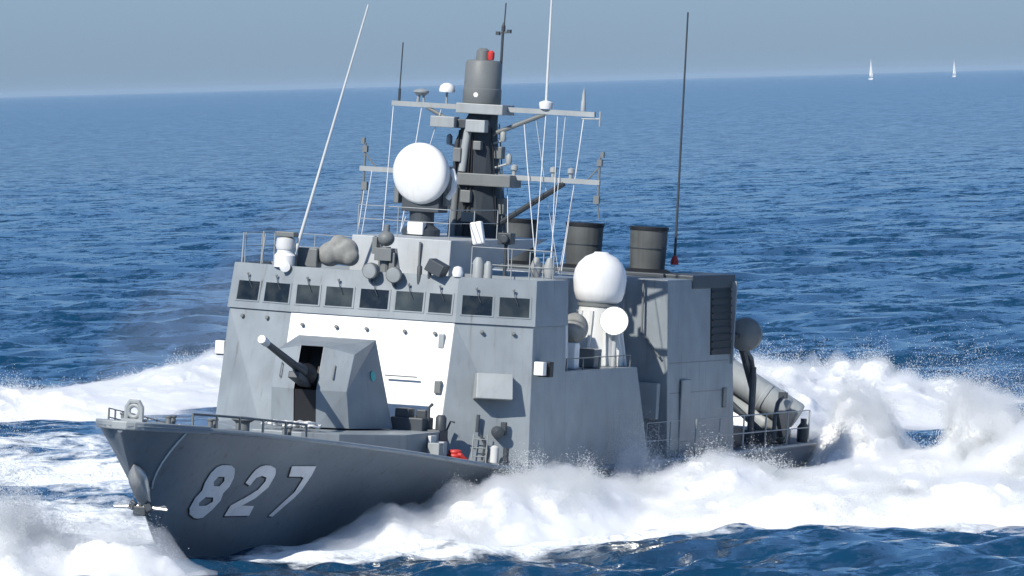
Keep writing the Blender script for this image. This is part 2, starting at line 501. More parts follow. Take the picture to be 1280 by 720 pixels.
MB().lathe(p0 + bd_ * .72, [(.25, 0), (.27, .08), (.2, .3), (.14, .4)], axis=bd_, n=16).build('barrel_boot', BLACK, gun, smooth=True)
for y in (-.7, .6): MB().tube([(12.86, y, 3.9), (12.9, y, 3.95), (12.78, y, 4.25), (12.74, y, 4.2)], .014, 6).build('grab_rail', MASTG, gun)
ctr = Vector((11.62, 1.135, 3.72))
# small green disc painted on the turret side
pn_ = (Vector((12.5, .96, 4.51)) - Vector((11.0, .95, 4.83))).cross(Vector((10.65, 1.36, 2.78)) - Vector((11.0, .95, 4.83)))
a0, a1, a2 = Vector((11.0, .95, 4.83)), Vector((12.80, .92, 3.66)), Vector((10.65, 1.36, 2.78))
pn_ = (a1 - a0).cross(a2 - a0).normalized()
if pn_.y < 0: pn_ = -pn_
ctr = a0 * .48 + a1 * .27 + a2 * .25 + pn_ * .012
ep.lathe(ctr, [(.12, 0), (.12, .012)], axis=pn_, n=16)
ep.build('unit_emblem', TEAL, gun)
# equipment between gun and bridge (near side)
eq = MB()
eq.box((10.0, 1.6, 2.66), (.8, .8, .8)); eq.box((9.9, 2.15, 2.45), (.6, .45, .7)); eq.box((10.1, 1.45, 3.15), (.45, .35, .22)); eq.box((9.9, 1.8, 3.14), (.12, .25, .2))
eq.build('deck_machinery', DARK, ship, bevel=.03)  # dark colour stands in for the gun turret's shadow on these boxes
eq = MB()
eq.tube([(10.0, 2.0, 2.7), (10.0, 2.0, 3.3), (9.9, 2.05, 3.38)], .04, 8); eq.lathe((9.8, 2.25, 2.78), [(.13, 0), (.13, .3), (.08, .36)], n=14)
eq.tube([(9.6, 2.3, 2.7), (9.6, 2.42, 3.0), (9.6, 2.52, 2.98)], .025, 8)
eq.build('ventilator', DARK, ship, smooth=True)
eq = MB(); eq.box((11.2, 2.62, 2.38), (.34, .28, .34)); eq.build('deck_locker', LIGHT, ship, bevel=.015)
eq = MB(); eq.box((10.6, 2.55, 2.36), (.24, .22, .4)); eq.build('deck_locker', HOUSE, ship, bevel=.015)

# ------------------------------------------------------------------ bridge block
def bridge_ring(z, cx, cy, kx, ky, ax):
    """faceted front: centre facet, swept wings, straight sides"""
    return [(ax, -ky, z), (ax, ky, z), (kx, ky, z), (cx, cy, z), (cx, -cy, z), (kx, -ky, z)]
br = MB()
br.loft([bridge_ring(1.7, 9.453, 2.063, 8.284, 3.964, 5.45), bridge_ring(5.27, 8.53, 2.04, 7.95, 3.79, 5.45)])
bridge = br.build('bridge_block', GREY, ship, bevel=.015, label='wide lower bridge front with near side wall')
uf = MB()
uf.loft([[(-1.4, -3.96, 1.7), (-1.4, 3.96, 1.7), (5.447, 3.96, 1.7), (5.447, -3.96, 1.7)], [(-.3, -3.84, 4.18), (-.3, 3.84, 4.18), (5.447, 3.84, 4.18), (5.447, -3.84, 4.18)]])
uf.build('wing_deck_house', GREY, ship, bevel=.01)
wh = MB()
wh.loft([bridge_ring(5.272, 8.58, 2.06, 7.99, 3.84, 5.45), bridge_ring(6.34, 8.42, 2.03, 7.82, 3.77, 5.40), bridge_ring(6.345, 8.37, 2.0, 7.76, 3.70, 5.46), bridge_ring(5.98, 8.37, 2.0, 7.76, 3.70, 5.46)])
wheel = wh.build('wheelhouse', GREY, ship, label='wheelhouse band with a row of nine windows')
# centre facet panel: sun glare on the grey front put in as white colour
def quad_panel(name, pts, th, mat, parent, bevel=.0, label=None):
    P = [Vector(p) for p in pts]
    nrm = (P[1] - P[0]).cross(P[3] - P[0]).normalized()
    if nrm.dot(Vector((1, .2, .2))) < 0 and abs(nrm.y) < .9: nrm = -nrm
    return MB().hexa([p - nrm * .02 for p in P], [p + nrm * th for p in P]).build(name, mat, parent, bevel=bevel, label=label)
def lerp(a, b, t): return tuple(a[i] + (b[i] - a[i]) * t for i in range(3))
pb, pt = (9.22, 2.6), (8.53, 5.265)
def cf(y, z):      # point on the centre facet
    return (9.453 + (8.53 - 9.453) * (z - 1.7) / 3.57, y, z)
quad_panel('glare_panel', [cf(-2.04, 2.3), cf(2.04, 2.3), cf(2.03, 5.26), cf(-2.03, 5.26)], .008, WHITE, bridge, label='centre panel of the bridge front, coloured white for sun glare')
# windows: nine, on the three facets
def band(side, t, z):
    """point on the wheelhouse band; side 0 centre (t = y), +1 near wing, -1 far wing (t = 0..1 outwards)"""
    f = (z - 5.272) / 1.068
    c = (8.58 + (8.42 - 8.58) * f, 2.06 + (2.03 - 2.06) * f); k = (7.99 + (7.82 - 7.99) * f, 3.84 + (3.77 - 3.84) * f)
    if side == 0: return Vector((c[0], t, z))
    return Vector((c[0] + (k[0] - c[0]) * t, side * (c[1] + (k[1] - c[1]) * t), z))
WZ0, WZ1 = 5.47, 5.92
for side, t0, t1 in ((-1, .87, .53), (-1, .43, .04), (0, -1.93, -1.37), (0, -1.2, -.53), (0, -.34, .36), (0, .54, 1.22), (0, 1.37, 1.93), (1, .07, .45), (1, .54, .92)):
    q = [band(side, t0, WZ0), band(side, t1, WZ0), band(side, t1, WZ1), band(side, t0, WZ1)]
    nrm = (q[1] - q[0]).cross(q[3] - q[0]).normalized()
    if nrm.x < 0: nrm = -nrm
    m_ = MB()
    c = sum(q, Vector()) / 4
    o_ = [p + (p - c).normalized() * .05 for p in q]
    for i in range(4):
        j = (i + 1) % 4
        m_.add([q[i], q[j], o_[j], o_[i]] + [p + nrm * .018 for p in (q[i], q[j], o_[j], o_[i])],
               [(3, 2, 1, 0), (4, 5, 6, 7), (0, 1, 5, 4), (1, 2, 6, 5), (2, 3, 7, 6), (3, 0, 4, 7)])
    w = m_.build('window', GREY, wheel)
    MB().hexa([p - nrm * .02 for p in q], [p + nrm * .012 for p in q]).build('window_glazing', GLASS, wheel)
    # wiper arm above each window
    a = (q[3] * .55 + q[2] * .45) + nrm * .06
    MB().tube([a + Vector((0, 0, .16)), a + Vector((.01, .05, -.02)), a + Vector((.01, .12, -.16))], .010, 6).build('window_wiper', DARK, wheel)
    MB().box(a + Vector((0, 0, .17)), (.045, .055, .05)).build('wiper_motor', MASTG, wheel, bevel=.01)
# knobs below the windows and on the front
for y in (-1.7, -.85, -.1, .85, 1.6):
    p = Vector(cf(y, 4.98)); MB().lathe(p, [(.045, 0), (.045, .09), (.03, .1)], axis=(1, 0, .2), n=10).build('deck_light', MASTG, ship)
for t in (.35, .75):
    for s in (-1, 1):
        p = Vector((8.57, s * 2.04, 5.08)).lerp(Vector((7.97, s * 3.8, 5.08)), t)
        MB().lathe(p, [(.045, 0), (.045, .09), (.03, .1)], axis=(1, s * .3, .2), n=10).build('deck_light', MASTG, ship)
MB().box((8.66, 1.78, 4.82), (.12, .14, .34)).build('bridge_socket', LIGHT, ship, bevel=.02)
MB().box((8.98, 1.86, 3.75), (.14, .16, .3)).build('bridge_socket', MASTG, ship, bevel=.02)
MB().box((9.05, .95, 3.95), (.04, .8, .03)).build('handhold_bar', MASTG, ship)
# near wing: big locker, handrail ladder, hatch and pipes
def pw(t, z, off=0.0):  # near wing facet point
    c0, k0, c1, k1, f = (9.453, 2.063), (8.284, 3.964), (8.53, 2.04), (7.95, 3.79), (z - 1.7) / 3.57
    c = Vector((c0[0] + (c1[0] - c0[0]) * f, c0[1] + (c1[1] - c0[1]) * f, z)); k = Vector((k0[0] + (k1[0] - k0[0]) * f, k0[1] + (k1[1] - k0[1]) * f, z))
    return c.lerp(k, t) + Vector((.87, .48, .1)) * off
lb = MB(); q = [pw(.32, 3.52, -.05), pw(.75, 3.52, -.05), pw(.75, 4.12, -.05), pw(.32, 4.12, -.05)]
lb.hexa(q, [pw(.32, 3.52, .42), pw(.75, 3.52, .42), pw(.75, 4.12, .27), pw(.32, 4.12, .27)])
lb.build('wall_locker', LIGHT, ship, bevel=.02)
hp = MB(); hp.tube([pw(.40, 2.75, .06), pw(.40, 3.15, .06)], .045, 8); hp.tube([pw(.48, 2.1, .08), pw(.5, 2.45, .1), pw(.44, 2.7, .05)], .03, 8)
hp.build('drain_pipe', DARK, ship, smooth=True)
hp = MB(); hp.lathe(pw(.63, 2.78, 0), [(.14, 0), (.14, .22), (.05, .25)], axis=(.87, .48, 0), n=14); hp.box(pw(.70, 2.86, .05), (.12, .12, .3))
hp.build('fire_valve', DARK, ship, smooth=False)
hp = MB(); hp.lathe(pw(.60, 2.05, .25), [(.1, 0), (.1, .36), (.04, .4)], n=12); hp.build('deck_vent', PALE, ship, smooth=True)
hp = MB(); hp.lathe(pw(.72, 2.05, .3), [(.07, 0), (.07, .34), (.03, .36)], n=12); hp.build('deck_vent', DARK, ship, smooth=True)
hp = MB()
for k in range(4): hp.tube([pw(.36, 1.98 + .2 * k, .12), pw(.52, 1.98 + .2 * k, .12)], .014, 6)
hp.tube([pw(.36, 1.95, .12), pw(.36, 2.7, .12)], .014, 6); hp.tube([pw(.52, 1.95, .12), pw(.52, 2.7, .12)], .014, 6)
hp.build('wall_ladder', LIGHT, ship)
# bridge wing navigation lights and platform clutter
for s, lab in ((1, 'white sidelight box on the near bridge wing'), (-1, 'white sidelight box on the far bridge wing')):
    n_ = MB().box((7.86, s * 3.98, 4.30), (.26, .24, .32)).build('sidelight', WHITE, ship, bevel=.02, label=lab)
    MB().box((7.55, s * 4.02, 4.28), (.3, .3, .36)).build('light_screen', BLACK, n_, bevel=.02)
stanchion_row('guard_rail', [(x, 3.78, 4.19) for x in (6.6, 5.2, 3.9, 2.6, 1.3, .1)], .28, MASTG, (1.0,), .02, 'low rail on the near bridge wing deck')
lk = MB(); lk.hexa([(4.3, 2.45, 4.19), (5.0, 2.45, 4.19), (5.0, 3.55, 4.19), (4.3, 3.55, 4.19)], [(4.3, 2.45, 5.9), (4.9, 2.45, 5.9), (4.9, 3.45, 5.9), (4.3, 3.45, 5.9)])
lk.build('ready_locker', PALE, ship, bevel=.03)
sp = MB(); sp.lathe((3.2, 3.3, 4.19), [(.13, 0), (.13, .75), (.08, .8)], n=14); sp.ball((3.2, 3.3, 5.15), .33, sz=1.1)
sp.build('capstan_post', CANVAS, ship, smooth=True)
sp = MB(); sp.box((3.9, 3.45, 4.5), (.36, .36, .62)); sp.build('wing_locker', WHITE, ship, bevel=.03)
MB().box((2.3, 3.45, 4.42), (.6, .4, .46)).build('wing_locker', MASTG, ship, bevel=.03)

# midships deckhouse and roof deck
dh = MB()
dh.hexa([(-2.6, -2.15, 4.185), (5.44, -2.15, 4.185), (5.44, 2.15, 4.185), (-2.6, 2.15, 4.185)], [(-2.6, -2.1, 6.25), (5.44, -2.1, 6.25), (5.44, 2.1, 6.25), (-2.6, 2.1, 6.25)])
dh.build('deckhouse', GREY, ship, bevel=.02)
pf = MB(); pf.hexa([(5.46, -1.5, 5.99), (6.1, -1.5, 5.99), (6.1, 1.0, 5.99), (5.46, 1.0, 5.99)], [(-1.6, -1.5, 7.12), (6.0, -1.5, 7.12), (6.0, 1.0, 7.12), (-1.6, 1.0, 7.12)])
pf.build('mast_house', HOUSE, ship, bevel=.02, label='pale raised house under the mast')
for y in (-.75, .25): MB().box((6.08, y, 6.6), (.06, .04, .9)).build('conduit', MASTG, ship)
mid = MB(); mid.hexa([(-4.62, -2.0, 1.85), (-1.36, -2.0, 1.85), (-1.36, 2.0, 1.85), (-4.62, 2.0, 1.85)], [(-4.62, -2.0, 4.1), (-.4, -2.0, 4.1), (-.4, 2.0, 4.1), (-4.62, 2.0, 4.1)])
mid.build('amidships_house', MASTG, ship, bevel=.02)

# ------------------------------------------------------------------ equipment on the wheelhouse roof
cap = MB(); cap.lathe((8.15, -2.4, 6.3), [(.26, 0), (.26, .28), (.2, .34), (.2, .42)], n=20)
eo = cap.build('sight_pedestal', WHITE, ship, smooth=True, label='white drum shaped sight near the far end of the wheelhouse roof')
MB().lathe((8.15, -2.4, 6.72), [(.22, 0), (.24, .08), (.22, .26), (.12, .3)], n=20).build('sight_drum', PALE, eo, smooth=True)
MB().box((8.15, -2.38, 7.08), (.34, .46, .12)).build('sight_hood', MASTG, eo, bevel=.02)
MB().lathe((8.34, -2.3, 6.34), [(.1, 0), (.13, .18), (.02, .2)], axis=(1, .2, -.1), n=14).build('sight_lamp', WHITE, eo, smooth=True)
MB().box((7.6, -1.98, 6.55), (.4, .5, .46)).build('roof_locker', MASTG, ship, bevel=.03)
for a_ in (.0, .16): MB().tube([(7.75, -3.62 + a_ * 3, 6.34), (7.7, -3.62 + a_ * 3.4, 7.05)], .018, 6).build('whip_antenna', LIGHT, ship, label='short whip at the far corner of the wheelhouse roof')
MB().tube([(7.2, -3.3, 6.34), (7.2, -3.3, 7.1)], .02, 6).build('whip_antenna', LIGHT, ship)
stanchion_row('guard_rail', [(x, y, 6.0) for x, y in ((7.6, -3.6), (6.4, -3.62), (5.5, -3.62), (5.5, -2.6), (5.5, -1.6))], 1.05, LIGHT, (1.0, .7), .014, 'thin rail round the far corner of the wheelhouse roof')
stanchion_row('guard_rail', [(x, y, 7.12) for x, y in ((5.9, -1.4), (5.9, -.4), (5.9, .9), (4.2, .95), (2.4, .95))], .72, LIGHT, (1.0, .55), .014, 'thin rail along the mast house')
stanchion_row('guard_rail', [(x, y, 6.0) for x, y in ((7.3, 3.4), (6.4, 3.45), (5.6, 3.45), (5.6, 2.4), (5.6, 1.4))], 1.0, LIGHT, (1.0, .6), .014, 'thin rail at the near end of the wheelhouse roof')
def floodlight(c, ax, r=.19, name='floodlight'):
    o = MB().lathe(Vector(c) - Vector(ax).normalized() * .22, [(.06, 0), (r * .8, .05), (r, .18), (r, .3), (r * .92, .31)], axis=ax, n=18).build(name, MASTG, ship, smooth=True)
    MB().lathe(Vector(c) + Vector(ax).normalized() * .09, [(r * .9, 0), (r * .85, .015), (.01, .03)], axis=ax, n=18).build('lamp_glass', LIGHT, o, smooth=True)
    MB().tube([Vector(c) + Vector((-.1, 0, -.3)), Vector(c) + Vector((-.1, 0, -.05))], .03, 8).build('lamp_bracket', DARK, o)
    return o
floodlight((8.62, -.08, 6.36), (1, -.15, -.15))
floodlight((8.62, .5, 6.30), (1, .1, -.15))
# director sight on a post between the floodlights
ds = MB(); ds.lathe((8.0, .05, 5.98), [(.16, 0), (.12, .5), (.12, .95)], n=14); ds.box((8.05, .05, 6.75), (.34, .42, .3)); ds.ball((8.02, .05, 7.12), .2, sz=.9)
ds.box((8.05, .26, 6.5), (.2, .14, .6)); ds.box((8.0, -.2, 6.95), (.26, .12, .4)); ds.tube([(8.0, .3, 6.9), (8.0, .42, 6.3), (8.1, .45, 6.0)], .03, 8); ds.tube([(8.0, .05, 7.2), (8.0, .05, 7.45)], .07, 8)
ds.build('optical_director', MASTG, ship, bevel=.02, label='tall optical sight on a post above the bridge windows')
lm = MB(); lm.box((8.45, 1.5, 6.52), (.5, .42, .3), Matrix.Rotation(R(-25), 3, 'X')); lm.tube([(8.4, 1.3, 6.25), (8.4, 1.3, 6.6)], .05, 8)
lm.build('signal_lamp', DARK, ship, bevel=.03, label='dark tilted lamp on the wheelhouse roof edge')
lm = MB(); lm.lathe((8.35, 1.98, 6.34), [(.12, 0), (.14, .1), (.1, .22), (.02, .25)], n=14); lm.build('dome_light', WHITE, ship, smooth=True)
lm = MB(); lm.lathe((8.4, 1.05, 6.1), [(.06, 0), (.06, .42), (.03, .46)], n=10); lm.build('dome_light', DARK, ship, smooth=True)
for (y, z, r) in ((2.1, 6.5, .13), (2.35, 6.42, .1)): MB().lathe((7.2, y, 6.0), [(r, 0), (r, z - 6.0 + .2), (r * .5, z - 5.7)], n=12).build('roof_vent', LIGHT, ship, smooth=True)
MB().box((4.4, 1.12, 7.3), (.18, .3, .55), Matrix.Rotation(R(12), 3, 'X')).build('white_reflector', WHITE, ship, bevel=.04)
cm = MB(); cm.box((4.0, 1.72, 7.2), (.36, .34, .28)); cm.lathe((4.18, 1.74, 7.2), [(.11, 0), (.11, .1), (.08, .11)], axis=(1, 0, 0), n=16); cm.tube([(4, 1.72, 6.2), (4, 1.72, 7.1)], .05, 8)
cm.build('camera_housing', DARK, ship, bevel=.02)

# ------------------------------------------------------------------ tracking radar dish (white)
tr = MB(); tr.lathe((3.0, -.78, 7.12), [(.46, 0), (.46, .16), (.30, .26), (.30, .62)], n=24); tr.box((3.0, -.72, 7.95), (.7, .95, .5))
trk = tr.build('tracking_radar', DARK, ship, bevel=.02, label='white round tracking radar in front of the mast')
cdir = Vector((.96, -.20, -.08)).normalized()
c_ = Vector((3.35, -.74, 8.63))
ds = MB(); ds.lathe(c_, [(.52, -.42), (.66, -.25), (.735, -.05), (.745, .05), (.725, .12), (.66, .18), (.5, .23), (.28, .265), (.0, .28)], axis=cdir, n=44)
ds.build('radar_dish', WHITE, trk, smooth=True)
ds = MB()
for s in (-1, 1): ds.box((2.95, -.8 + s * .62, 8.35), (.35, .12, .95))
ds.build('dish_yoke', MASTG, trk, bevel=.02)
ds = MB(); ds.tube([(3.1, -.05, 8.75), (3.15, .06, 8.55), (3.1, .02, 8.25), (3.1, -.12, 8.05)], .07, 8); ds.build('waveguide', WHITE, trk, smooth=True)
MB().box((3.3, -.78, 7.3), (.36, .4, .3)).build('control_box', WHITE, trk, bevel=.02)

# ------------------------------------------------------------------ mast
ms = MB()
ms.loft([[(.0, -.75, 7.1), (1.1, -.75, 7.1), (1.1, .05, 7.1), (.85, .45, 7.1), (.0, .45, 7.1)], [(.15, -.72, 9.4), (1.0, -.72, 9.4), (1.0, -.26, 9.4), (.85, .12, 9.4), (.15, .12, 9.4)],
         [(.25, -.5, 9.95), (.95, -.5, 9.95), (.95, -.2, 9.95), (.85, .12, 9.95), (.25, .12, 9.95)], [(.3, -.42, 10.14), (.9, -.42, 10.14), (.9, -.2, 10.14), (.8, .14, 10.14), (.3, .14, 10.14)]])
mast = ms.build('mast', MASTD, ship, bevel=.02, label='tall dark mast with two crossed yards')
MB().tube([(1.06, -.46, 8.7), (1.05, -.42, 9.3), (1.02, -.36, 9.85)], .1, 10).build('cable_trunk', LIGHT, mast, smooth=True)
MB().tube([(1.1, -.62, 7.12), (1.06, -.6, 8.3)], .09, 10).build('cable_trunk', MASTG, mast, smooth=True)
MB().box((.75, .14, 8.52), (.9, 1.36, .30)).build('lower_platform', MASTG, mast, bevel=.02)
MB().box((.66, -.09, 10.24), (.95, 1.2, .25)).build('top_platform', LIGHT, mast, bevel=.02)
MB().box((1.15, -.95, 9.88), (.4, .62, .27)).build('antenna_box', LIGHT, mast, bevel=.02)
MB().box((1.15, -.12, 9.82), (.3, .5, .3)).build('antenna_box', LIGHT, mast, bevel=.02)
MB().box((1.0, -.55, 9.86), (.3, .3, .22)).build('antenna_box', DARK, mast, bevel=.02)
rd = MB(); rd.lathe((.66, -.19, 10.37), [(.455, 0), (.47, .02), (.47, .36), (.455, .37), (.455, .40), (.445, .98), (.40, 1.05), (.05, 1.07)], n=36)
rd.build('masthead_radome', MASTG, mast, smooth=True)
MB().lathe((1.08, -.2, 10.58), [(.06, 0), (.06, .05)], axis=(1, 0, 0), n=12).build('radome_plate', WHITE, mast)
MB().lathe((.66, -.22, 11.42), [(.18, 0), (.16, .24), (.08, .3)], n=16).build('radome_cap', MASTG, mast, smooth=True)
MB().lathe((.8, .03, 11.44), [(.07, 0), (.085, .06), (.085, .18), (.04, .23)], n=14).build('masthead_light', RED, mast, smooth=True, label='red masthead light')
tp = MB(); tp.tube([(.5, .2, 10.3), (.5, .2, 12.15)], .035, 8); tp.tube([(.5, .22, 12.1), (.5, .24, 12.85)], .016, 6)
tp.tube([(.5, .06, 12.12), (.5, .36, 12.14)], .025, 6); tp.box((.5, .08, 12.1), (.12, .09, .09)); tp.box((.5, .36, 12.16), (.12, .09, .09)); tp.lathe((.5, .21, 12.16), [(.05, 0), (.05, .12), (.01, .22)], n=10)
tp.build('topmast', DARK, mast)
for (x, y, z, sx_, sy_, sz_) in ((1.12, -.3, 8.1, .22, .26, .3), (1.1, -.58, 9.1, .2, .2, .34), (1.05, -.1, 9.35, .18, .2, .22), (.6, .32, 9.2, .3, .2, .3), (.5, .42, 7.9, .3, .2, .4), (1.14, -.2, 7.6, .2, .34, .24)):
    MB().box((x, y, z), (sx_, sy_, sz_)).build('junction_box', MASTG, mast, bevel=.02)
ld = MB()
for s_ in (-.12, .12): ld.tube([(.45 + s_, .52, 7.1), (.5 + s_, .2, 9.9)], .016, 6)
for k in range(11): ld.tube([(.33 + .005 * k, .50 - .028 * k, 7.3 + .25 * k), (.57 + .005 * k, .50 - .028 * k, 7.3 + .25 * k)], .012, 6)
ld.build('mast_ladder', MASTG, mast)
for (a, b) in (((1.14, -.35, 7.12), (1.0, -.3, 9.9)), ((1.13, -.22, 7.12), (1.0, -.26, 9.6)), ((.9, .46, 7.12), (.84, .16, 9.8)), ((1.12, -.7, 7.9), (1.0, -.6, 9.7))):
    MB().tube([a, tuple((p + q) / 2 + .02 for p, q in zip(a, b)), b], .022, 6).build('cable_run', BLACK, mast, smooth=True)
for (y, z, d) in ((-.95, 9.35, -1), (.42, 9.5, 1), (.6, 8.95, 1), (-1.0, 8.2, -1)):
    bk = MB(); bk.tube([(.7, y - .35 * d, z - .12), (.7, y, z)], .03, 6); bk.lathe((.7, y, z - .02), [(.06, 0), (.075, .05), (.075, .2), (.03, .26)], n=10); bk.build('signal_lantern', LIGHT, mast, smooth=True)
# yards
def ytube(name, pts, r, mat, parent=mast): return MB().tube(pts, r, 8).build(name, mat, parent, smooth=True)
uy = MB(); uy.box((.7, .13, 10.26), (.12, 5.2, .12)); up_y = uy.build('upper_yard', LIGHT, mast)
ly = MB(); ly.box((.7, -.13, 8.62), (.1, 6.16, .12)); lo_y = ly.build('lower_yard', LIGHT, mast)
ytube('yard_brace', [(.7, -1.57, 10.2), (.72, -.62, 9.76)], .05, MASTG, mast); ytube('yard_brace', [(.7, 1.45, 10.2), (.7, .1, 9.62)], .055, MASTG, mast)
ytube('yard_brace', [(.7, 2.04, 8.55), (.7, .3, 7.38)], .07, MASTD, mast); ytube('yard_brace', [(.7, -2.0, 8.55), (.7, -.7, 7.7)], .05, SOOT, mast)
# yard fittings
y1 = MB(); y1.tube([(.7, -2.3, 10.3), (.7, -2.3, 10.62)], .035, 8); y1.tube([(.7, -2.3, 10.6), (.7, -2.28, 11.75)], .016, 6); y1.build('whip_antenna', DARK, mast, label='thin dark whip at the far end of the upper yard')
y1 = MB(); y1.tube([(.7, -1.82, 10.3), (.7, -1.8, 10.5)], .04, 8); y1.tube([(.7, -1.66, 10.3), (.7, -1.68, 10.5)], .03, 8); y1.lathe((.7, -1.74, 10.48), [(.1, 0), (.19, .08), (.19, .12), (.05, .17)], n=18); y1.build('mushroom_antenna', LIGHT, mast, smooth=True)
y1 = MB(); y1.tube([(.7, -1.08, 10.2), (.7, -1.08, 10.62)], .03, 8); y1.build('dome_post', LIGHT, mast)
y1 = MB(); y1.lathe((.7, -1.08, 10.6), [(.19, 0), (.2, .05), (.17, .15), (.1, .21), (.0, .23)], n=18); y1.build('navigation_dome', WHITE, mast, smooth=True)
y1 = MB(); y1.lathe((.7, 1.47, 10.33), [(.15, 0), (.17, .08), (.17, .16), (.06, .2)], n=16); wb = y1.build('whip_base', WHITE, mast, smooth=True)
MB().tube([(.7, 1.47, 10.5), (.7, 1.46, 14.2)], [.035, .02], 8).build('whip_antenna', PALE, mast, label='tall white whip on the near half of the upper yard')
y1 = MB(); y1.lathe((.7, 2.42, 10.33), [(.06, 0), (.06, .24), (.045, .26), (.045, .4), (.0, .58)], n=12); y1.build('yard_light', LIGHT, mast, smooth=True)
y1 = MB(); y1.tube([(.7, 2.4, 10.14), (.7, 2.86, 10.16)], .022, 6); y1.tube([(.7, 2.86, 9.98), (.7, 2.86, 10.34)], .022, 6); y1.build('dipole_antenna', LIGHT, mast)
for s, ye, lab in ((-1, 3.1, 'far'), (1, 2.92, 'near')):
    y1 = MB(); y1.tube([(.7, s * ye, 8.1), (.7, s * ye, 9.25)], .03, 8); y1.tube([(.7, s * (ye - .3), 8.66), (.7, s * ye, 9.0)], .018, 6)
    y1.box((.7, s * ye, 9.1), (.12, .12, .16)); y1.box((.7, s * (ye + .06), 9.3), (.1, .08, .14)); y1.box((.7, s * ye * .99, 8.2), (.12, .14, .2)); y1.tube([(.7, s * ye, 8.1), (.7, s * (ye + .05), 7.75)], .02, 6)
    y1.build('signal_light_post', MASTG, mast, label='signal light post at the %s end of the lower yard' % lab)
for y in (-2.05, .75, 2.2, 1.75): MB().lathe((.7, y, 8.67), [(.05, 0), (.05, .1), (.09, .14), (.08, .24), (.02, .27)], n=12).build('yard_lamp', LIGHT, mast, smooth=True)
# halyards
H = [((.7, -2.44, 10.2), (3.9, -1.45, 7.2), .02), ((.7, -1.71, 10.2), (3.9, -1.0, 7.2), .02), ((.7, -1.2, 10.2), (3.0, -1.3, 7.2), .014), ((.7, .93, 10.0), (1.1, 1.6, 6.3), .024),
     ((.7, 1.48, 10.2), (1.1, 1.52, 6.3), .024), ((.7, 1.78, 10.2), (1.0, 1.93, 6.3), .02), ((.7, 1.98, 10.2), (1.0, 1.87, 6.3), .016), ((.7, 2.45, 10.2), (.6, 2.05, 6.3), .026),
     ((.7, 2.3, 8.6), (.6, 2.0, 6.3), .016), ((.7, -3.08, 8.1), (4.2, -2.05, 6.5), .018), ((.7, -2.9, 8.6), (4.2, -1.95, 6.5), .016), ((.7, .6, 8.4), (3.0, 1.5, 6.3), .016), ((.7, 1.2, 10.2), (.4, 1.95, 6.3), .012)]
for a, b, r in H:
    mid_ = [tuple(a[i] + (b[i] - a[i]) * t + (0, 0.0, -.06)[i] * math.sin(math.pi * t) for i in range(3)) for t in (0, .25, .5, .75, 1)]
    MB().tube(mid_, r * .5, 6).build('halyard', ROPE, mast)
for k in range(2): MB().lathe((1.05, 1.56 + .34 * k, 6.23), [(.1, 0), (.16, .25), (.06, .5)], n=10).build('halyard_cleat', LIGHT, ship, smooth=True)
# big white whip on the far side of the wheelhouse roof
wp = MB(); wp.lathe((8.1, -2.18, 6.3), [(.09, 0), (.09, .28), (.04, .32)], n=12); wb = wp.build('whip_base', DARK, ship, smooth=True)
MB().tube([(8.1, -2.18, 6.6), (8.0, -.72, 12.6)], [.04, .02], 8).build('whip_antenna', PALE, wb, label='long slanting white whip beside the sight pedestal')

# ------------------------------------------------------------------ satellite dome and searchlight on the near wing
sd = MB(); sd.lathe((.1, 2.9, 4.19), [(.68, 0), (.66, .25), (.52, 1.0), (.46, 1.45)], n=24)
for k in range(10):
    t = k * math.pi / 5
    sd.tube([(.1 + .72 * math.cos(t), 2.9 + .72 * math.sin(t), 4.19), (.1 + .5 * math.cos(t), 2.9 + .5 * math.sin(t), 5.5)], .05, 6)
dom = sd.build('satellite_dome', PALE, ship, smooth=True, label='white ball radome on a ribbed pedestal')
MB().lathe((.1, 2.9, 6.27), [(.40, -.62), (.56, -.5), (.62, -.3), (.652, 0), (.62, .22), (.54, .38), (.38, .54), (.2, .62), (.16, .66), (.0, .665)], n=40).build('dome_shell', WHITE, dom, smooth=True)
MB().lathe((.1, 2.9, 5.58), [(.46, 0), (.5, .03), (.5, .1), (.42, .12)], n=24).build('dome_collar', MASTG, dom, smooth=True)
se = MB(); sx, sy, sz_ = .75, 3.52, 5.30
toc = (Vector((0, 0, EYE)) - MW @ Vector((sx, sy, sz_)))
toc = (MW.to_3x3().inverted() @ toc).normalized()
se.lathe(Vector((sx, sy, sz_)), [(.12, -.38), (.28, -.3), (.34, -.1), (.35, .12), (.33, .12), (.25, -.02), (.02, -.06)], axis=toc, n=28); se.tube([(sx - .12, sy, 4.19), (sx - .12, sy, 5.1)], .06, 10)
srl = se.build('searchlight', HOUSE, ship, smooth=True, label='lit white searchlight under the ball radome')
MB().lathe(Vector((sx, sy, sz_)), [(.22, -.02), (.2, .03), (.14, .07), (.0, .09)], axis=toc, n=24).build('lamp_lens', LAMP, srl, smooth=True)

# ------------------------------------------------------------------ after block, stacks, intake
ab = MB()
ab.loft([[(-10.6, -3.38, 1.8), (-10.6, 3.38, 1.8), (-4.75, 3.38, 1.8), (-4.75, -3.38, 1.8)], [(-10.2, -3.2, 6.22), (-10.2, 3.2, 6.22), (-4.6, 3.2, 6.22), (-4.6, -3.2, 6.22)]])
aft = ab.build('machinery_house', GREY, ship, bevel=.02, label='tall after house under the three exhaust stacks')
co = MB(); co.box((-8.5, 2.74, 6.15), (3.7, 1.0, .34)); co.build('intake_coaming', DARK, ship, bevel=.03)
co = MB(); co.hexa([(-10.05, 3.18, 4.3), (-8.35, 3.18, 4.3), (-8.35, 3.31, 4.3), (-10.05, 3.31, 4.3)], [(-10.0, 3.12, 6.0), (-8.3, 3.12, 6.0), (-8.3, 3.235, 6.0), (-10.0, 3.235, 6.0)]); vent = co.build('intake_grille', BLACK, aft)
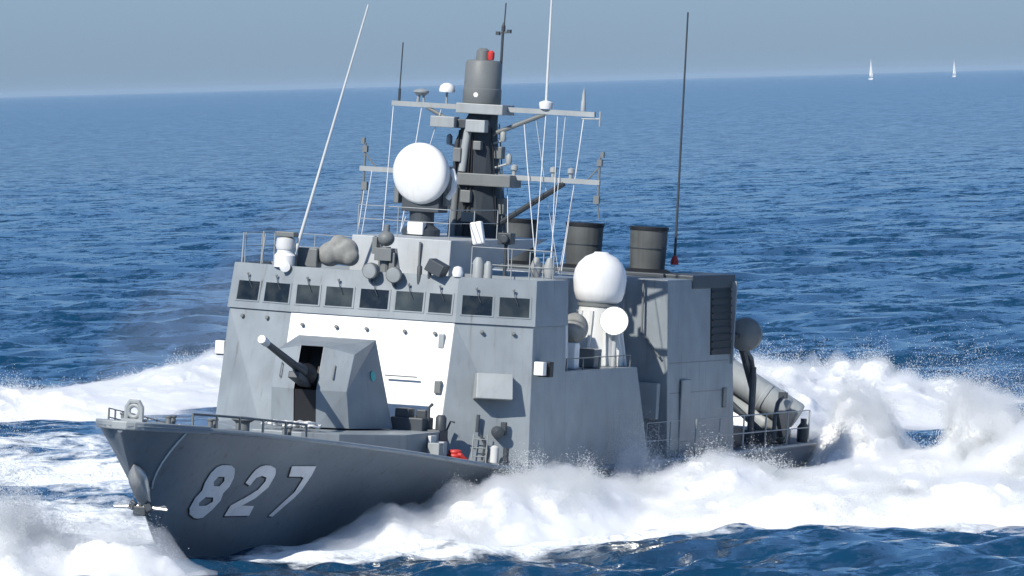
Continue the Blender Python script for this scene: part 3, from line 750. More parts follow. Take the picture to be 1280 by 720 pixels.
gsl = MB()
for k in range(9): gsl.box((-9.2, 3.315 - .009 * k, 4.45 + k * .18), (1.66, .05, .03))
gsl.build('grille_slats', BLACK, aft)
ff = MB(); ff.box((-10.12, 3.3, 5.1), (.08, .12, 2.1)); ff.build('corner_trim', GREY, aft)
for zz in (3.4, 4.15): MB().box((-7.4, 3.37 - .04 * (zz - 1.8) + .0, zz), (5.0, .03, .025)).build('wall_seam', MASTG, aft)
MB().box((-6.1, 3.36, 2.95), (.75, .05, 1.55)).build('side_door', GREY, aft, bevel=.02)
MB().box((-9.6, 3.34, 3.2), (.3, .06, .5)).build('wall_box', MASTG, aft, bevel=.02)
# front face fittings of the after block
MB().tube([(-4.5, 2.6, 6.2), (-4.5, 2.62, 4.9), (-4.55, 3.1, 4.3)], .03, 8).build('wall_pipe', MASTG, aft)
MB().box((-4.5, 2.05, 5.3), (.2, .16, 1.7)).build('cable_duct', GREY, aft)
MB().box((-4.5, 2.8, 3.2), (.25, .7, .9)).build('wall_box', LIGHT, aft, bevel=.02)
def stack(y):
    s = MB(); s.lathe((-7.6, y, 6.2), [(.62, 0), (.60, .06), (.44, .16), (.455, .6), (.475, 1.16), (.485, 1.17), (.485, 1.23), (.43, 1.23), (.42, .7)], n=36)
    return s.build('exhaust_stack', SOOT, ship, smooth=True)
for y, lab in ((-1.75, 'exhaust stack farthest from the ball radome'), (0.02, 'middle exhaust stack of the three'), (1.72, 'exhaust stack next to the intake coaming')):
    st = stack(y); st['label'] = lab
    MB().lathe((-7.6, y, 7.36), [(.49, 0), (.495, .03), (.495, .09), (.44, .095)], n=36).build('stack_rim', BLACK, st, smooth=True)
    MB().lathe((-7.6, y, 6.9), [(.475, 0), (.478, .015), (.475, .03)], n=36).build('stack_band', DARK, st, smooth=True)
    MB().lathe((-7.6, y, 6.24), [(.66, 0), (.64, .08), (.5, .16)], n=30).build('stack_foot', BLACK, st, smooth=True)
MB().box((-7.6, 0, 6.27), (2.2, 5.0, .1)).build('stack_deck', DARK, ship, bevel=.02)
wp = MB(); wp.lathe((-8.2, 2.25, 6.52), [(.1, 0), (.1, .1), (.06, .2), (.03, .24)], n=12); wb = wp.build('whip_base', RED, ship, smooth=True, label='red insulator under the dark whip')
MB().tube([(-8.2, 2.25, 6.7), (-8.15, 2.25, 12.9)], [.035, .022], 8).build('whip_antenna', DARK, wb, label='tall dark whip beside the stacks')
dr = MB(); dr.lathe((-11.4, 3.28, 4.78), [(.30, -.3), (.42, -.16), (.44, .0), (.40, .16), (.25, .26), (.0, .3)], axis=(1, .25, .05), n=28)
drum = dr.build('datalink_dish', MASTG, ship, smooth=True, label='dark round dish behind the after house')
MB().tube([(-10.5, 3.0, 4.7), (-11.3, 3.2, 4.75)], .08, 8).build('dish_arm', DARK, drum)

# ------------------------------------------------------------------ missile launcher on the after deck
ml = MB()
ml.box((-15.6, 1.9, 2.05), (2.2, 2.4, .3)); ml.tube([(-14.9, 2.9, 2.1), (-14.9, 1.4, 3.3)], .08, 8); ml.tube([(-16.3, 2.9, 2.1), (-16.3, 1.4, 3.3)], .08, 8)
ml.tube([(-14.9, .9, 2.1), (-14.9, .9, 3.6)], .09, 8); ml.tube([(-16.3, .9, 2.1), (-16.3, .9, 3.6)], .09, 8)
lau = ml.build('missile_launcher', DARK, ship, bevel=.01, label='twin grey missile canisters tilted up on the after deck')
tdir = Vector((.12, -.87, .50)).normalized()
for (ox, oz) in ((-15.3, 2.72), (-16.4, 2.55), (-15.5, 2.05)):
    st_ = Vector((ox, 3.35, oz))
    r_ = .36 if oz > 2.3 else .22
    c = MB().lathe(st_, [(r_ * .9, 0), (r_, .05), (r_, .6), (r_ * 1.07, .62), (r_ * 1.07, .72), (r_, .74), (r_, 2.2), (r_ * 1.07, 2.22), (r_ * 1.07, 2.34), (r_, 2.36), (r_, 4.3), (r_ * .9, 4.36)], axis=tdir, n=26).build('missile_canister', LIGHT, lau, smooth=True)
hp = MB(); hp.hexa([(-15.2, 3.3, 2.05), (-14.9, 3.3, 2.05), (-14.9, 3.42, 2.05), (-15.2, 3.42, 2.05)], [(-16.0, 3.3, 2.75), (-14.3, 3.3, 2.75), (-14.3, 3.42, 2.75), (-16.0, 3.42, 2.75)])
hp.build('blast_deflector', DARK, lau, bevel=.02)
cr = MB(); cr.tube([(-13.3, 3.0, 1.9), (-13.3, 3.0, 3.6), (-13.1, 2.95, 4.1), (-12.6, 2.9, 4.35), (-12.0, 2.9, 4.45)], .085, 10); cr.tube([(-12.9, 3.1, 1.9), (-12.9, 3.1, 3.9)], .08, 8)
cr.tube([(-13.3, 3.0, 3.3), (-12.4, 2.9, 4.4)], .09, 8)
cr.build('boat_davit', DARK, ship, smooth=True, label='dark curved davit behind the after house')
cr = MB(); cr.tube([(-14.1, 3.4, 1.9), (-14.1, 3.4, 2.6), (-14.3, 3.4, 2.95), (-14.7, 3.4, 3.12)], .06, 8); cr.box((-14.75, 3.4, 3.15), (.2, .2, .16)); cr.build('goose_neck_vent', DARK, ship, smooth=True)
cr = MB(); cr.lathe((-16.3, 3.55, 1.9), [(.16, 0), (.16, .4), (.08, .5), (.08, .62)], n=12); cr.build('deck_vent', DARK, ship, smooth=True)
cr = MB(); cr.box((-12.2, 2.6, 2.1), (.8, .8, .5)); cr.build('deck_machinery', DARK, ship, bevel=.03)
stanchion_row('guard_rail', [(x, 3.78, 1.86) for x in (-5.8, -7.9, -10.0, -12.0, -14.0, -16.0)], .9, LIGHT, (1.0, .5), .022, 'guard rail along the near side of the after deck')
stanchion_row('guard_rail', [(x, 3.72, 1.86) for x in (-1.8, -2.8, -3.8, -4.6)], .9, LIGHT, (1.0, .5), .016, 'guard rail in the gap between bridge block and after house')
for x in (-6.9, -8.9): MB().lathe((x, 3.7, 1.84), [(.1, 0), (.1, .16), (.04, .24)], n=10).build('deck_vent', LIGHT, ship, smooth=True)

# ------------------------------------------------------------------ loose things aboard
an = MB(); an.tube([(0, -.62, 0), (0, .0, .03), (0, .62, 0)], [.03, .06, .03], 8)
anr = bpy.data.objects.new('anchor', None); COL.objects.link(anr)
anr.matrix_world = Matrix.Translation((23.72, .06, 1.28))
tag(anr, 'pale steel anchor with long straight stock hanging under the bow', 'anchor')
an.build('stock', STEEL, anr, smooth=True)
an = MB(); an.tube([(0, 0, 0), (.25, .03, .38)], .05, 8); an.build('shank', STEEL, anr, smooth=True)
an = MB(); an.box((-.02, 0, -.06), (.24, .3, .22)); an.box((.06, .2, .04), (.1, .16, .2), Matrix.Rotation(.5, 3, 'X')); an.box((.06, -.18, .06), (.1, .14, .2), Matrix.Rotation(-.4, 3, 'X')); an.build('crown', DARK, anr, bevel=.03)
an = MB(); an.add([(0, .1, .0), (.05, .58, .1), (.02, .62, .03), (0, .12, -.08), (-.04, .1, .0), (.0, .58, .08), (-.02, .6, .02), (-.04, .12, -.08)], [(0, 1, 2, 3), (7, 6, 5, 4), (0, 4, 5, 1), (1, 5, 6, 2), (2, 6, 7, 3), (3, 7, 4, 0)]); an.build('fluke', STEEL, anr)
aboard(anr)
def place_loose(mb, name, mat, label, cat, smooth=True, origin=(0, 0, 0)):
    mb.v = [(x - origin[0], y - origin[1], z - origin[2]) for x, y, z in mb.v]
    o = mb.build(name, mat, None, smooth=smooth)
    o.matrix_world = MW @ Matrix.Translation(origin)
    return tag(o, label, cat)
rp = MB(); rp.tube([(23.6, .8, 3.16)] + [(x, half(x, z) + .03, z) for x, z in ((23.7, 3.02), (23.72, 2.8), (23.72, 2.55), (23.7, 2.3), (23.66, 2.1), (23.6, 1.9), (23.5, 1.72))], .022, 8)
place_loose(rp, 'rope', ROPE, 'thin white rope hanging over the bow to the anchor', 'rope', origin=(23.6, .8, 3.16))
rp = MB()
for k in range(7):
    a = .5 + .22 * random.random()
    pts = [(14.35 + .5 * math.cos(t) * a + random.uniform(-.05, .05), .15 + (k - 3) * .16 + .34 * math.sin(t) * a, 2.86 + .05 * random.random() + .03 * k % .09) for t in np.linspace(0, 6.0, 16)]
    rp.tube(pts, .032, 6)
place_loose(rp, 'mooring_rope', ROPE, 'pile of white mooring rope flaked in front of the gun turret', 'rope', origin=(14.35, .15, 2.8))
rh = MB()
for k in range(3): rh.torus((9.75, 2.62, 2.12 + .09 * k), .17 - .03 * k, .055, n=18)
rh.tube([(9.75, 2.5, 2.3), (9.85, 2.8, 2.24), (9.7, 2.95, 2.06)], .05, 8)
place_loose(rh, 'fire_hose', RED, 'small red coiled hose on deck at the corner of the glare-white bridge panel', 'hose', origin=(9.75, 2.62, 2.06))
# canvas covered gun on the roof
cv = MB()
for (x, y, z, r) in ((7.5, -1.5, 6.66, .30), (7.45, -1.15, 6.74, .33), (7.5, -1.3, 6.92, .22), (7.55, -.98, 6.62, .22)): cv.ball((x, y, z), r, 18, 10)
cvo = place_loose(cv, 'canvas_bundle', CANVAS, 'lumpy grey canvas cover over gear on the wheelhouse roof', 'cover', origin=(7.5, -1.25, 6.34))
rm = cvo.modifiers.new('remesh', 'REMESH'); rm.mode = 'VOXEL'; rm.voxel_size = .035
sm = cvo.modifiers.new('smooth', 'SMOOTH'); sm.iterations = 6

# ------------------------------------------------------------------ far sailing boats
def sailboat(px_x, dist, h, label):
    o = bpy.data.objects.new('sailboat', None); COL.objects.link(o)
    o.location = (px_x / F_PX * dist, dist, 0)
    tag(o, label, 'sailboat', 'distant sailing boats on the horizon')
    MB().loft([[(-.13 * h, -.04 * h, 0), (.1 * h, -.04 * h, 0), (.1 * h, .04 * h, 0), (-.13 * h, .04 * h, 0)], [(-.14 * h, -.05 * h, .06 * h), (.13 * h, -.02 * h, .07 * h), (.13 * h, .02 * h, .07 * h), (-.14 * h, .05 * h, .06 * h)]]).build('hull', WHITE, o)
    MB().tube([(0, 0, .06 * h), (0, 0, h)], .008 * h, 6).build('spar', WHITE, o)
    def sail(pts, bulge):
        vs, fs = [], []
        a, b, c = [Vector(p) for p in pts]
        n = 8
        for i in range(n + 1):
            for j in range(n + 1 - i):
                u, v = i / n, j / n
                p = a * (1 - u - v) + b * u + c * v
                p.y += bulge * 27 * u * v * (1 - u - v)
                vs.append(p)
        idx = lambda i, j: sum(n + 1 - k for k in range(i)) + j
        for i in range(n):
            for j in range(n - i):
                fs.append((idx(i, j), idx(i + 1, j), idx(i, j + 1)))
                if j < n - i - 1: fs.append((idx(i + 1, j), idx(i + 1, j + 1), idx(i, j + 1)))
        m_ = MB().add(vs, fs); return m_
    s1 = sail([(-.005 * h, 0, .12 * h), (-.13 * h, .02 * h, .13 * h), (-.005 * h, 0, .98 * h)], .02 * h).build('mainsail', WHITE, o, smooth=True)
    s2 = sail([(.1 * h, 0, .1 * h), (.02 * h, .02 * h, .12 * h), (.01 * h, 0, .9 * h)], .02 * h).build('jib', WHITE, o, smooth=True)
    for s in (s1, s2):
        so = s.modifiers.new('cloth', 'SOLIDIFY'); so.thickness = .003 * h
    o.rotation_euler = (0, 0, R(-35))
sailboat(1096 - 640, 13000, 30, 'white sailing boat on the horizon nearer the dark whip antenna')
sailboat(1200 - 640, 14000, 27, 'white sailing boat on the horizon farther from the warship')

# ------------------------------------------------------------------ foam fields (world metres)
def S(x, y):          # ship (x, y) at the waterline -> world (x, y)
    p = MW @ Vector((x, y, .5)); return p.x, p.y
def ship_ridge(lst): return [(*S(x, y), h, w) for x, y, h, w in lst]

PORT_WAVE = [ship_ridge([(20.0, 2.4, .12, .9), (18.5, 2.9, .4, 1.2), (16.5, 3.4, .8, 1.5), (13.5, 4.1, 1.25, 1.9), (10.8, 4.7, 1.55, 2.0), (8.5, 5.3, 1.35, 2.0), (6, 6.0, .9, 2.2)])]
PORT_WASH = [ship_ridge([(6.5, 6.4, .7, 2.0), (4, 6.5, 1.05, 2.0), (1, 6.6, 1.15, 2.1), (-3, 6.8, .75, 2.1), (-8, 7.0, .55, 2.1), (-14, 7.4, .6, 2.0), (-19, 7.8, .75, 2.0)]),
             ship_ridge([(8, 9, .75, 2.8), (7, 12, .75, 3.0), (6, 15, .7, 3.0), (6, 17.5, .4, 2.2)]),
             ship_ridge([(-14.6, 6.0, .8, .9), (-15.8, 5.4, 1.5, 1.1), (-17.2, 4.8, 1.9, 1.4), (-18.4, 4.6, 1.8, 1.4), (-19.6, 4.2, 1.75, 1.4), (-21.2, 3.0, 1.75, 1.4)]),
             [(5.5, 214, .9, 3.5), (8, 212, .7, 3.5), (11.0, 211, .55, 3.5)]]
STERN = [[(5.4, 246, 1.3, 2.6), (6.4, 252, 1.5, 2.8), (8.0, 263, 1.6, 3.6), (10.4, 271, 1.35, 3.6), (12.6, 273, .8, 3.0), (14.0, 273, .3, 2.0)],
         [(4.5, 243, 1.8, 2.2), (6.6, 240, 1.9, 2.2)]]
SPLASH = [[(11.5, 230, .5, .7), (11.95, 229, 2.0, .9), (12.6, 227, 1.5, 1.4), (13.3, 224, 1.1, 2.0), (13.8, 220, .8, 2.6)]]
FAR_WAKE = [[(-19.5, 284, 1.2, 4.5), (-17, 285, 1.1, 4.5), (-15.2, 288, .8, 4), (-13.2, 293, .55, 4), (-11.6, 299, .65, 4.5), (-10, 306, .95, 5), (-8, 312, 1.1, 5)]]
STBD = [[(-7.35, 191.6, .2, .35), (-7.7, 191, .55, .55), (-8.0, 190.6, .85, .9), (-9.4, 190.2, 1.25, 1.5), (-11.2, 190, 1.55, 2.0), (-14, 190, 1.6, 2.2)]]
PLUME = [[(*S(4.2, 5.0), .9, .5), (*S(2.6, 5.0), 1.5, .6), (*S(1.2, 5.1), .9, .5)]]

def foam_mat():
    ma, nt, b = new_mat('white_foam')
    b.inputs['Base Color'].default_value = (.93, .95, .96, 1)
    b.inputs['Roughness'].default_value = 1.0
    b.inputs['Specular IOR Level'].default_value = 0
    b.inputs['Subsurface Weight'].default_value = 1.0
    b.inputs['Subsurface Radius'].default_value = (1, 1, 1)
    b.inputs['Subsurface Scale'].default_value = .22
    md, nt, b = new_mat('spray_droplets')
    N, L = nt.nodes.new, nt.links.new
    b.inputs['Base Color'].default_value = (.93, .95, .96, 1)
    b.inputs['Roughness'].default_value = 1.0
    b.inputs['Specular IOR Level'].default_value = 0
    tr_ = N('ShaderNodeBsdfTranslucent'); tr_.inputs[0].default_value = (.93, .95, .96, 1)
    mx = N('ShaderNodeMixShader'); mx.inputs[0].default_value = .5
    L(b.outputs[0], mx.inputs[1]); L(tr_.outputs[0], mx.inputs[2]); L(mx.outputs[0], nt.nodes['Material Output'].inputs[0])
    return ma, md
FOAM, DROP = foam_mat()
def mist_mat(name, dens):
    ma = bpy.data.materials.new(name); ma.use_nodes = True
    nt = ma.node_tree; nt.nodes.clear()
    out = nt.nodes.new('ShaderNodeOutputMaterial'); pv = nt.nodes.new('ShaderNodeVolumePrincipled')
    pv.inputs['Color'].default_value = (.98, .985, .99, 1)
    pv.inputs['Density'].default_value = dens
    pv.inputs['Anisotropy'].default_value = .2
    nt.links.new(pv.outputs[0], out.inputs['Volume'])
    return ma


TET = np.array([(1, 1, 1), (1, -1, -1), (-1, 1, -1), (-1, -1, 1)], float) / math.sqrt(3)
TETF = np.array([(0, 1, 2), (0, 3, 1), (0, 2, 3), (1, 3, 2)])
def droplets(P, size):
    n = len(P)
    # random rotations
    q = rng.normal(size=(n, 4)); q /= np.linalg.norm(q, axis=1)[:, None]
    w, x, y, z = q.T
    M_ = np.stack([np.stack([1 - 2 * (y*y + z*z), 2 * (x*y - z*w), 2 * (x*z + y*w)], -1), np.stack([2 * (x*y + z*w), 1 - 2 * (x*x + z*z), 2 * (y*z - x*w)], -1), np.stack([2 * (x*z - y*w), 2 * (y*z + x*w), 1 - 2 * (x*x + y*y)], -1)], 1)
    V = np.einsum('nij,kj->nki', M_, TET) * size[:, None, None] + P[:, None, :]
    Fc = (TETF[None] + (np.arange(n) * 4)[:, None, None]).reshape(-1)
    return V.reshape(-1, 3), Fc

def in_hull(P):
    """mask of world points inside the hull or the deck houses"""
    iv = np.array(MW.inverted())
    q = P @ iv[:3, :3].T + iv[:3, 3]
    bw = np.interp(q[:, 0], XB, BD); zd = np.interp(q[:, 0], ZX, ZD)
    stem = np.interp(q[:, 2], SZ, SX)
    t = np.clip(q[:, 2] / np.maximum(zd, .1), 0, 1)
    b0 = np.interp(q[:, 0], WX, BW)
    hbw = b0 + (bw - b0) * t ** 1.25
    return (q[:, 0] > -22.7) & (q[:, 0] < stem + .05) & (np.abs(q[:, 1]) < hbw + .03) & (q[:, 2] < np.where(np.abs(q[:, 1]) < 3.9, 9.0, zd))

def spray(name, label, box, res, ridges, seed, rough=1.0, ndrop=60000, lift=.25, dsize=(.006, .018), core=True, base=-.12, throw=(0, 0, 1), mist=1.2, mist_h=.3):
    x0, x1, y0, y1 = box
    gx = np.arange(x0, x1, res[0]); gy = np.arange(y0, y1, res[1])
    X, Y = np.meshgrid(gx, gy)
    Hh = np.zeros_like(X)
    for r_ in ridges: Hh = np.maximum(Hh, seg_field(X, Y, r_))
    big = fbm(X * .35 + seed, Y * .22, seed, 3)
    puff = fbm(X * .9 + seed, Y * .6, Hh * .8 + seed, 4, .55, True)
    fine = fbm(X * 3.5, Y * 2.2, Hh * 2.5 + seed, 3, .55, True)
    amp = np.clip(Hh, 0, 1.2)
    Z = Hh * (1 + .35 * big) + amp * rough * (.55 * (puff - .45) + .13 * (fine - .4)) + base
    # sideways push so that crests billow over
    DX = amp * rough * (.5 * fbm(X * .8, Y * .5, Hh + seed + 9, 3) + .12 * fbm(X * 4, Y * 3, Hh * 3 + seed, 2))
    DY = amp * rough * .6 * fbm(X * .8, Y * .5, Hh + seed + 21, 3)
    P = np.stack([X + DX, Y + DY, Z], -1)
    ny, nx = X.shape
    keepv = (Hh > .04)
    I = np.arange(nx * ny).reshape(ny, nx)
    fk = keepv[:-1, :-1] | keepv[1:, 1:] | keepv[:-1, 1:] | keepv[1:, :-1]
    Q = np.stack([I[:-1, :-1], I[:-1, 1:], I[1:, 1:], I[1:, :-1]], -1)[fk]
    Pf = P.reshape(-1, 3)
    V = [Pf]; 
    # droplets round the core
    gz = np.gradient(Z, res[1], res[0])
    nrm = np.stack([-gz[1], -gz[0], np.ones_like(Z)], -1); nrm /= np.linalg.norm(nrm, axis=-1, keepdims=True)
    w = (np.clip(Hh, 0, 3) ** 1.0 * np.clip(.35 + 1.3 * fbm(X * .6 + 5, Y * .4, seed, 3), .03, 2) * (Hh > .08)).ravel()
    w /= w.sum()
    k = rng.choice(len(w), ndrop, p=w)
    e = np.minimum(rng.exponential(.7, ndrop), 2.0) * lift * np.clip(Hh.ravel()[k], .2, 1.6)
    plume = np.clip(.5 + 1.6 * fbm(Pf[k, 0] * 1.1, Pf[k, 1] * .8, seed + 2.5, 3), .04, 1.5)
    d = nrm.reshape(-1, 3)[k] * .7 + np.array(throw) + rng.normal(size=(ndrop, 3)) * .22
    C_ = Pf[k] + d * (e * plume)[:, None] + rng.normal(size=(ndrop, 3)) * .05
    C_ = C_[(C_[:, 2] > -.1)]
    C_ = C_[~in_hull(C_)]
    sz = rng.uniform(dsize[0], dsize[1], len(C_)) * rng.choice([1, 1, 1, 1.7], len(C_))
    DV, DF = droplets(C_, sz)
    dm = np_mesh('droplets', DV, DF, 3, DROP)
    def closed(Pv, keep, clip):
        Q_ = np.stack([I[:-1, :-1], I[:-1, 1:], I[1:, 1:], I[1:, :-1]], -1)[keep]
        if clip: Q_ = Q_[~in_hull(Pv)[Q_].all(axis=1)]
        used = np.unique(Q_); remap = -np.ones(len(Pv), int); remap[used] = np.arange(len(used))
        Vc = Pv[used].copy(); Vb = Vc.copy(); Vb[:, 2] = -.8      # the same sheet again below the water
        Qt = remap[Q_]; Qb = Qt[:, ::-1] + len(Vc)
        E_ = np.concatenate([Qt[:, [0, 1]], Qt[:, [1, 2]], Qt[:, [2, 3]], Qt[:, [3, 0]]])
        key = np.sort(E_, axis=1); _, inv, cnt = np.unique(key, axis=0, return_inverse=True, return_counts=True)
        B_ = E_[cnt[inv.ravel()] == 1]
        Qs = np.stack([B_[:, 1], B_[:, 0], B_[:, 0] + len(Vc), B_[:, 1] + len(Vc)], -1)
        return np.concatenate([Vc, Vb]), np.concatenate([Qt, Qb, Qs])
    def mesh_of(nm, VQ, mat_):
        me = np_mesh(nm, VQ[0], VQ[1].ravel(), 4, mat_)
        me.polygons.foreach_set('use_smooth', np.ones(len(VQ[1]), bool))
        ob = bpy.data.objects.new(nm, me); COL.objects.link(ob); return ob
    mo = None
    if mist:
        # ragged veil of fine spray: a taller, torn envelope filled with thin even mist
        tear = np.clip(.55 + 1.5 * fbm(X * .7 + 3, Y * .45, seed + 7, 3) + .5 * fbm(X * 2.6, Y * 1.8, seed + 5, 2), 0, 2)
        Zm = Hh * (1 + .35 * big) + np.clip(Hh, 0, 1.3) * mist_h * tear + .35 * np.clip(Hh, 0, 1) * (puff - .45) - .1
        Pm = np.stack([X + DX * .7, Y + DY * .7, Zm], -1).reshape(-1, 3)
        km = (Hh > .05); km = km[:-1, :-1] & km[1:, 1:] & km[:-1, 1:] & km[1:, :-1]
        mo = mesh_of('mist', closed(Pm, km, False), mist_mat('fine_spray', mist))
    if core:
        o = mesh_of(name, closed(Pf, fk, True), FOAM)
        d_ = bpy.data.objects.new('droplets', dm); COL.objects.link(d_); d_.parent = o; d_['kind'] = 'stuff'
    else:
        o = bpy.data.objects.new(name, dm); COL.objects.link(o)
    if mo: mo.parent = o; mo['kind'] = 'stuff'
    tag(o, label, 'spray', None, 'stuff')
    return o

spray('spray', 'white bow wave curling up the near side of the hull', (-6, 4, 190, 216), (.07, .12), PORT_WAVE, 3.1, .42, 200000, .10, (.003, .010), base=-.42, mist=.7, mist_h=.12)
spray('spray', 'broad white wash thrown out along the near side amidships', (-1, 15, 194, 246), (.08, .14), PORT_WASH, 11.7, .6, 420000, .17, (.004, .012), base=-.2, mist=.85, mist_h=.2)
spray('spray', 'high white stern wash rising behind the after deck', (3, 17, 234, 284), (.1, .16), STERN, 23.3, .6, 300000, .15, (.004, .012), base=-.24, mist=.5, mist_h=.2)
spray('spray', 'white splash breaking at the outer edge of the wake', (9, 17, 216, 236), (.08, .14), SPLASH, 31.9, .8, 260000, .32, (.004, .012), base=-.3, mist=1.0, mist_h=.35)
spray('spray', 'far white wake crest behind the bow', (-26, -5, 276, 322), (.12, .2), FAR_WAKE, 41.2, .6, 160000, .15, (.005, .013), base=-.2, mist=.6, mist_h=.12)
spray('spray', 'pale veil of spray thrown off the far side of the bow', (-20, -6, 182, 200), (.08, .12), STBD, 57.2, .5, 160000, .3, (.003, .010), base=-.45, mist=.6, mist_h=.35)
spray('spray', 'faint plume of mist rising beside the lower bridge side', (-1, 9, 204, 220), (.08, .12), PLUME, 63.4, .5, 30000, .22, (.003, .008), core=False, mist=.5)

# ------------------------------------------------------------------ sea
def sea_mat():
    ma, nt, b = new_mat('sea_water')
    N, L = nt.nodes.new, nt.links.new
    geo = N('ShaderNodeNewGeometry')
    def noise(scale, stretch, det, dist=0.0):
        mp = N('ShaderNodeMapping'); mp.inputs['Scale'].default_value = stretch
        L(geo.outputs['Position'], mp.inputs['Vector'])
        n_ = N('ShaderNodeTexNoise'); n_.inputs['Scale'].default_value = scale; n_.inputs['Detail'].default_value = det; n_.inputs['Distortion'].default_value = dist
        L(mp.outputs[0], n_.inputs['Vector']); return n_
    n1 = noise(.45, (1, .8, 1), 3, .4)
    n2 = noise(2.2, (1, .8, 1), 5, .3)
    n3 = noise(8.0, (1, .8, 1), 3, .2)
    def vec(op, a_, b_):
        v_ = N('ShaderNodeVectorMath'); v_.operation = op
        for i_, q_ in enumerate((a_, b_)):
            if isinstance(q_, tuple): v_.inputs[i_].default_value = q_
            elif q_ is not None: L(q_, v_.inputs[i_])
        return v_.outputs[0]
    def slope(n_, amp): return vec('MULTIPLY', vec('SUBTRACT', n_.outputs['Color'], (.5, .5, .5)), (amp, amp, 0))
    nrm_ = vec('NORMALIZE', vec('ADD', vec('ADD', vec('ADD', geo.outputs['Normal'], slope(n1, 1.25)), slope(n2, 1.2)), slope(n3, .6)), None)
    at = N('ShaderNodeAttribute'); at.attribute_name = 'foam'
    nf = noise(1.1, (1, .55, 1), 8, .8)
    nf2 = noise(5.0, (1, .6, 1), 5, .5)
    s_ = N('ShaderNodeMath'); s_.operation = 'MULTIPLY_ADD'; s_.inputs[1].default_value = .35
    L(nf2.outputs[0], s_.inputs[0]); L(nf.outputs[0], s_.inputs[2])        # ~0.5 + .175
    th = N('ShaderNodeMath'); th.operation = 'ADD'; L(at.outputs['Fac'], th.inputs[0]); L(s_.outputs[0], th.inputs[1])
    mr = N('ShaderNodeMapRange'); mr.inputs[1].default_value = 1.0; mr.inputs[2].default_value = 1.32
    L(th.outputs[0], mr.inputs[0])
    b.inputs['Base Color'].default_value = (.004, .040, .092, 1)
    b.inputs['Roughness'].default_value = .12
    b.inputs['IOR'].default_value = 1.33
    b.inputs['Specular IOR Level'].default_value = .4
    L(nrm_, b.inputs['Normal'])
    fo = N('ShaderNodeBsdfDiffuse'); fo.inputs[0].default_value = (.85, .89, .91, 1)
    bpf = N('ShaderNodeBump'); bpf.inputs['Strength'].default_value = .6; bpf.inputs['Distance'].default_value = .2; L(nf2.outputs[0], bpf.inputs['Height']); L(bpf.outputs[0], fo.inputs['Normal'])
    mx = N('ShaderNodeMixShader'); L(mr.outputs[0], mx.inputs[0]); L(b.outputs[0], mx.inputs[1]); L(fo.outputs[0], mx.inputs[2])
    L(mx.outputs[0], nt.nodes['Material Output'].inputs[0])
    return ma
SEA = sea_mat()

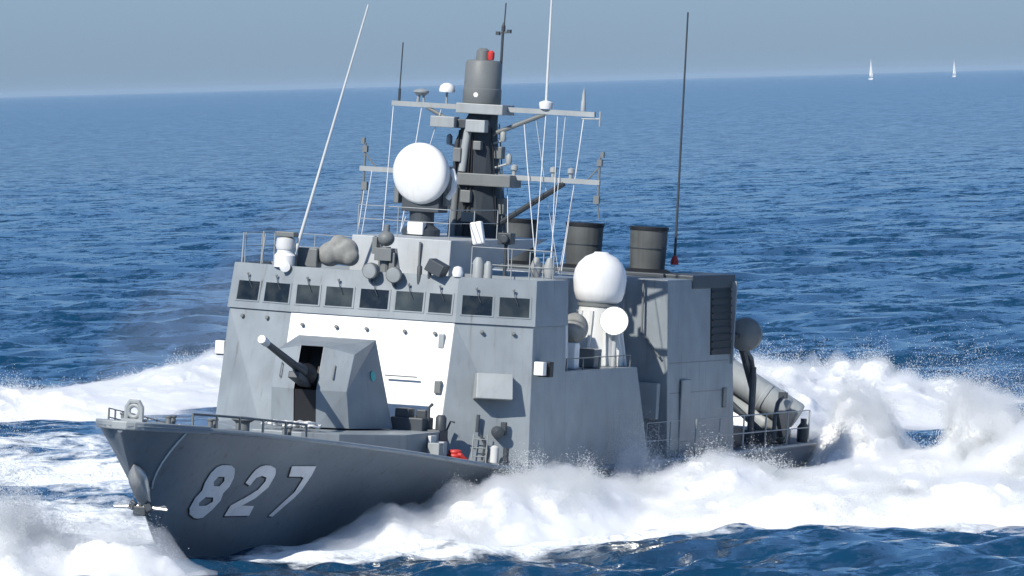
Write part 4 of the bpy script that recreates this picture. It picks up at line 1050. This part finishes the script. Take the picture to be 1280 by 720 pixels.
def build_sea():
    rad = np.concatenate([[2, 30, 70, 110, 140], np.exp(np.linspace(math.log(160), math.log(1300), 1000)), np.exp(np.linspace(math.log(1400), math.log(90000), 60))])
    ang = np.concatenate([np.linspace(-180, -12, 30), np.linspace(-9, 9, 760), np.linspace(12, 180, 30)]) * math.pi / 180
    A, Rr = np.meshgrid(ang, rad)
    X, Y = Rr * np.sin(A), Rr * np.cos(A)
    fade = np.clip((Rr - 140) / 30, 0, 1) * np.clip((1300 - Rr) / 900, 0, 1) * np.clip((9 * math.pi / 180 - np.abs(A)) / .02, 0, 1)
    Z = np.zeros_like(X); 
    g = np.random.default_rng(5)
    wd = R(250)
    for k in range(90):
        lam = math.exp(g.uniform(math.log(1.0), math.log(18)))
        th = wd + g.normal() * .75
        a = .0085 * lam ** .62 * g.uniform(.5, 1.3)
        # short waves vanish where the mesh is too coarse for them
        lod = np.clip((lam / (Rr * .0021) - 2.2) / 1.5, 0, 1)
        ph = g.uniform(0, 6.28)
        kx, ky = 2 * math.pi / lam * math.cos(th), 2 * math.pi / lam * math.sin(th)
        arg = kx * X + ky * Y + ph
        Z += a * lod * (np.cos(arg) + .2 * np.cos(2 * arg))
    # bigger swell patches
    Z *= fade * (1 + .5 * pn(X * .03, Y * .02, 5.0))
    Z -= .2 * np.exp(-((X + 6.8) ** 2 + ((Y - 193) / 2) ** 2) / 7.0)       # trough under the rising bow
    # foam amount
    foam = np.zeros_like(X)
    def fo(r_, gain, widen):
        rr = [(x, y, h * 0 + gain, w * widen) for x, y, h, w in r_]
        np.maximum(foam, seg_field(X, Y, rr), out=foam)
    for r_ in PORT_WAVE + PORT_WASH: fo(r_, 1.0, 1.7)
    for r_ in STERN + SPLASH: fo(r_, .9, 1.1)
    for r_ in FAR_WAKE: fo(r_, .7, 1.3)
    for r_ in STBD: fo(r_, .8, 1.6)
    for pts, gn in (([(-8, 206, 0, 5), (-12, 215, 0, 7), (-17, 224, 0, 8)], .72), ([(-9, 235, 0, 5), (-13, 243, 0, 8), (-18, 250, 0, 8)], .7), ([(-10, 255, 0, 5), (-16, 262, 0, 6)], .55),
                    ([(3, 236, 0, 5), (6, 246, 0, 5)], .6), ([(-3.5, 193.5, 0, 1.6), (-1, 195.5, 0, 2.0), (2, 199, 0, 2.5), (5, 203, 0, 3), (9, 203, 0, 4), (13, 202, 0, 4)], .75),
                    ([(4, 197, 0, 2), (8, 196.5, 0, 1.5), (11, 196, 0, 1.5)], .45)): fo(pts, gn, 1.0)
    V = np.stack([X, Y, Z], -1).reshape(-1, 3)
    ny, nx = X.shape
    I = np.arange(nx * ny).reshape(ny, nx)
    Q = np.stack([I[:-1, :-1], I[:-1, 1:], I[1:, 1:], I[1:, :-1]], -1).reshape(-1, 4)
    Q = Q[:, ::-1]
    me = np_mesh('sea', V, Q.ravel(), 4, SEA)
    me.polygons.foreach_set('use_smooth', np.ones(len(Q), bool))
    at = me.attributes.new('foam', 'FLOAT', 'POINT'); at.data.foreach_set('value', foam.ravel().astype(np.float32))
    o = bpy.data.objects.new('sea', me); COL.objects.link(o)
    tag(o, 'deep blue choppy sea reaching to the horizon', 'sea', None, 'structure')
build_sea()

# ------------------------------------------------------------------ sea air
def build_haze():
    ma = bpy.data.materials.new('sea_haze'); ma.use_nodes = True
    nt = ma.node_tree; nt.nodes.clear()
    out = nt.nodes.new('ShaderNodeOutputMaterial'); pv = nt.nodes.new('ShaderNodeVolumePrincipled')
    pv.inputs['Color'].default_value = (.62, .80, .95, 1)
    pv.inputs['Density'].default_value = HAZE_DENSITY
    pv.inputs['Anisotropy'].default_value = 0.0
    nt.links.new(pv.outputs[0], out.inputs['Volume'])
    o = MB().box((0, 0, 18), (196000, 196000, 44)).build('haze', ma)
    tag(o, 'pale blue sea haze over the whole water', 'haze', None, 'stuff')
HAZE_DENSITY = 0.000016
build_haze()

# drifting veil of spray haze on the far side of the ship
def build_drift():
    m_ = MB()
    for (x, y, z, r, sz) in ((-8.5, 258, 1.5, 4.2, .9), (-5.5, 262, 3.0, 4.0, 1.1), (-3.0, 264, 4.5, 3.5, 1.1)):
        m_.ball((x, y, z), r, 32, 18, sz)
    o = m_.build('sea_mist', mist_mat('drifting_spray', .022), None, smooth=True)
    rm_ = o.modifiers.new('join', 'REMESH'); rm_.mode = 'VOXEL'; rm_.voxel_size = .3
    sm_ = o.modifiers.new('soften', 'SMOOTH'); sm_.iterations = 30
    tag(o, 'faint pale veil of drifting spray behind the far side of the warship', 'mist', None, 'stuff')
build_drift()
